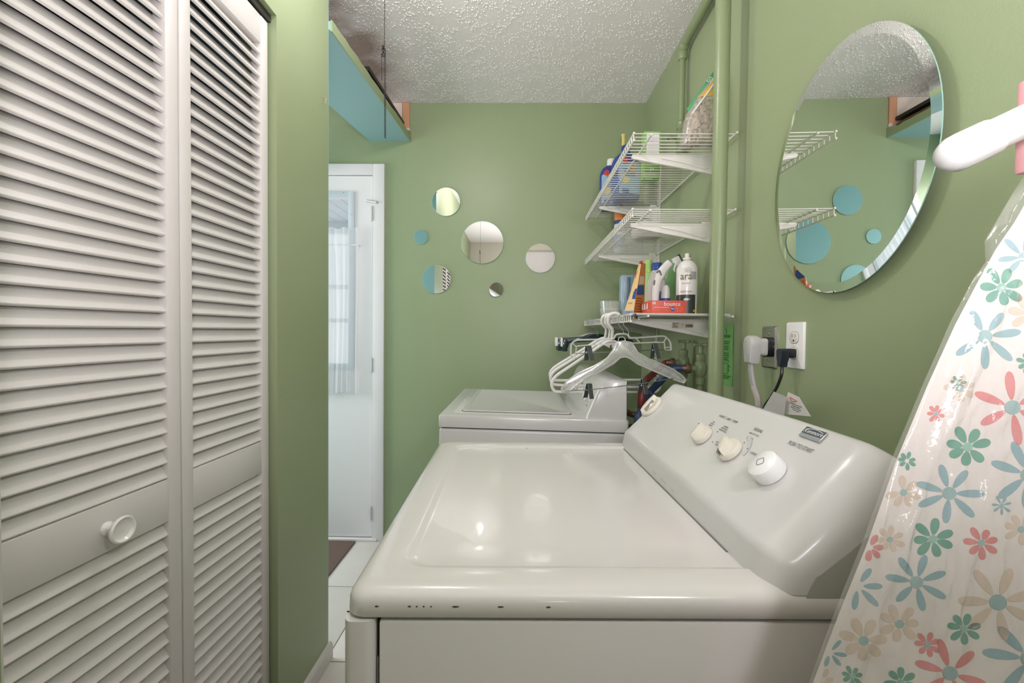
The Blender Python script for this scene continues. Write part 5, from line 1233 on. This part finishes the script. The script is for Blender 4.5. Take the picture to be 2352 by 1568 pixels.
FL = [(2180, 1132, 82, 'b', 7, .10), (2105, 1336, 78, 'b', 7, .35), (2222, 1026, 56, 'g', 7, .2), (2142, 1237, 52, 'g', 7, .5), (2254, 1246, 42, 'r', 7, .3), (2325, 935, 92, 'r', 6, .6), (2362, 1090, 92, 'b', 7, .2), (2182, 1545, 90, 'r', 6, .8),
      (2292, 1382, 100, 't', 7, .4), (2066, 1432, 52, 't', 7, .1), (2214, 1443, 42, 'g', 7, .3), (2068, 1566, 42, 'g', 7, .6), (1970, 1345, 66, 'b', 7, .1), (1998, 1256, 36, 'r', 7, .1), (1958, 1552, 28, 'g', 7, .2), (2044, 1238, 36, 't', 7, .5),
      (1984, 1470, 60, 't', 7, .2), (2365, 1512, 105, 'b', 7, .45), (1906, 1498, 44, 'b', 7, .9), (2300, 660, 54, 'g', 7, .3), (2262, 772, 84, 'b', 7, .12), (2083, 1058, 24, 'g', 7, .3), (2075, 1130, 44, 't', 7, .7), (2345, 1215, 40, 't', 7, .2),
      (2360, 832, 28, 'g', 7, .1), (2205, 892, 40, 't', 7, .4), (2150, 950, 24, 'r', 7, .5), (2350, 590, 60, 'b', 7, .5), (2365, 720, 50, 't', 7, .3), (2200, 880, 20, 'g', 7, .2), (1890, 1560, 30, 't', 6, .2), (2130, 1480, 34, 'r', 7, .4), (2300, 1160, 26, 'b', 7, .3)]
rnd = random.Random(12)
FLW = [(bp2(px, py), R, k, n, rot) for px, py, R, k, n, rot in FL]
sc = (bp2(2200, 1200)-bp2(2300, 1200)).length/100
for k in range(70):                               # the print goes on over the rest of the cover
    q = Vector((rnd.uniform(-.35, .3), rnd.uniform(-1, .45)))
    R = rnd.choice((30, 42, 55, 80))
    if inside(q) and all((q-o[0]).length > (R+o[1])*sc*.95 for o in FLW): FLW.append((q, R, rnd.choice('bgrtt'), 7, rnd.random()))
for q, R, k, n, rot in FLW:
    bm = bmesh.new(); L = R*sc; thin = .13 if (k in 'b' or R > 85) else .22
    for i in range(n):
        a = rot+2*pi*i/n+rnd.uniform(-.1, .1); Lk = L*rnd.uniform(.86, 1.06); r0 = L*.20; d = Vector((cos(a), sin(a))); e = Vector((-d.y, d.x)); vs = []
        for j in range(14):
            t = 2*pi*j/14; rr = (r0+Lk)/2-cos(t)*(Lk-r0)/2; ww = sin(t)*L*thin*(1 if R > 60 else 1)*(.55+.45*(1-cos(t))/2+.15)
            p = q+d*rr+e*ww; vs.append(p)
        if sum(inside(p) for p in vs) < 12: continue
        f_ = bm.faces.new([bm.verts.new((p.x, p.y, .0002 if inside(p) else -.004)) for p in vs]); f_.material_index = 0
    if inside(q+Vector((.012, 0))) and inside(q-Vector((.012, 0))):
        f_ = bm.faces.new([bm.verts.new((q.x+L*.20*cos(j*pi/7), q.y+L*.20*sin(j*pi/7), .0004)) for j in range(14)]); f_.material_index = 1
    if not bm.faces: bm.free(); continue
    bmesh.ops.recalc_face_normals(bm, faces=bm.faces)
    link('printed_flower', bm, [FC[k], FC['e' if k == 'g' else 'c']], cov, ang=0)
# legs folded behind the board, tube foot showing at the top right
M_pink = mat('pink_leg_paint', rgb(212, 156, 158), .35)
f0, f1 = atY(2180, 360, .352), atY(2352, 279, .352)
dF = (f1-f0).normalized(); f0b = f0-dF*.0; f1b = f0+dF*.285
if f1b.x > XW-.02: f1b = f0+dF*((XW-.02-f0.x)/dF.x)
ft_ = cl('foot_tube', lambda b: tube(b, [f0+dF*.03, f1b], .0127, 24), mat('tube_white', rgb(212, 210, 208), .25), board)
def cap_(b):
    Mx = frame(f0-dF*.006, dF.orthogonal(), dF.cross(dF.orthogonal()))
    if (Mx.col[2].to_3d()).dot(dF) < 0: Mx = Mx @ Matrix.Rotation(pi, 4, 'X')
    lathe(b, [(0, 0), (.006, .001), (.011, .004), (.0140, .010), (.0145, .018), (.0143, .039), (.0128, .040)], 28, Mx)
cl('foot_cap', cap_, mat('cap_white', rgb(210, 209, 207), .28), ft_)
p_ = f0+dF*.114
cl('leg', lambda b: tube(b, sm_path([p_+Vector((0, .012, .012)), p_+Vector((.03, .030, .020)), p_+Vector((.062, .070, .012)), p_+Vector((.078, .090, -.05)), p_+Vector((.08, .095, -.9))], 5), .0105, 14), M_pink, board)
cl('leg_bracket', lambda b: box(b, -.012, .012, .002, .016, -.052, .024, bev=.003, M=Matrix.Translation(p_-dF*.022+Vector((0, .004, .004)))), M_pink, board)
# clear plastic sleeve over the board
def sleeve():
    root = thing('plastic_sleeve', 'clear wrinkled plastic sleeve drawn over the ironing board', 'plastic cover', MBd)
    bm = bmesh.new()
    Lo = [bp2(*p) for p in ((1862, 1575), (1924, 1405), (1988, 1245), (2057, 1050), (2128, 880), (2190, 740), (2243, 640), (2281, 640), (2272, 600), (2270, 552), (2300, 500), (2335, 440), (2375, 380))]
    Lo = [Vector((Lo[0].x-.008, -.95)), Vector((Lo[0].x-.008, -.5))]+Lo
    Lo[8] = Lo[8]*1; del Lo[9:10]
    P = []
    for i in range(len(Lo)-1):
        for k in range(14): P.append(Lo[i].lerp(Lo[i+1], k/14))
    P.append(Lo[-1])
    xr = (XW-.014-PB.x)/iX.x; g = []
    for p in P:
        row = []
        for k in range(201):
            t = k/200; x = p.x+(xr-p.x)*t
            z = .0045+.0050*noise.noise((x*14, p.y*5, 3))+.0036*noise.noise((x*45, p.y*14, 7))+.0016*noise.noise((x*110, p.y*50, 1))
            z += .007*max(0, 1-abs((x-p.x)-.027)/.010)*(.6+.4*noise.noise((0, p.y*9, 0)))           # long crease near the edge
            for sc_, sy_, off_, am in ((38, 8, 0, .0030), (80, 18, 5, .0018), (24, 40, 9, .0012)):
                rn = 1-abs(noise.noise((x*sc_+off_, p.y*sy_, off_)))*2.2
                gate = max(0, noise.noise((x*7, p.y*5, off_+2))+.12)
                if rn > 0: z += am*rn**5*min(1, gate*3.5)
            z = max(.0016, z)
            if t == 0: z = -.0035
            row.append(bm.verts.new((x, p.y, z)))
        g.append(row)
    for a, b in zip(g, g[1:]):
        for k in range(200): bm.faces.new((a[k], a[k+1], b[k+1], b[k]))
    bmesh.ops.recalc_face_normals(bm, faces=bm.faces)
    link('front_film', bm, clear('sleeve_film', gloss=.44, rough=.08, diff=.14, dcol=(.88, .86, .85), bump=.12, bscale=60), root, ang=180)
sleeve()
bpy.context.view_layer.update()
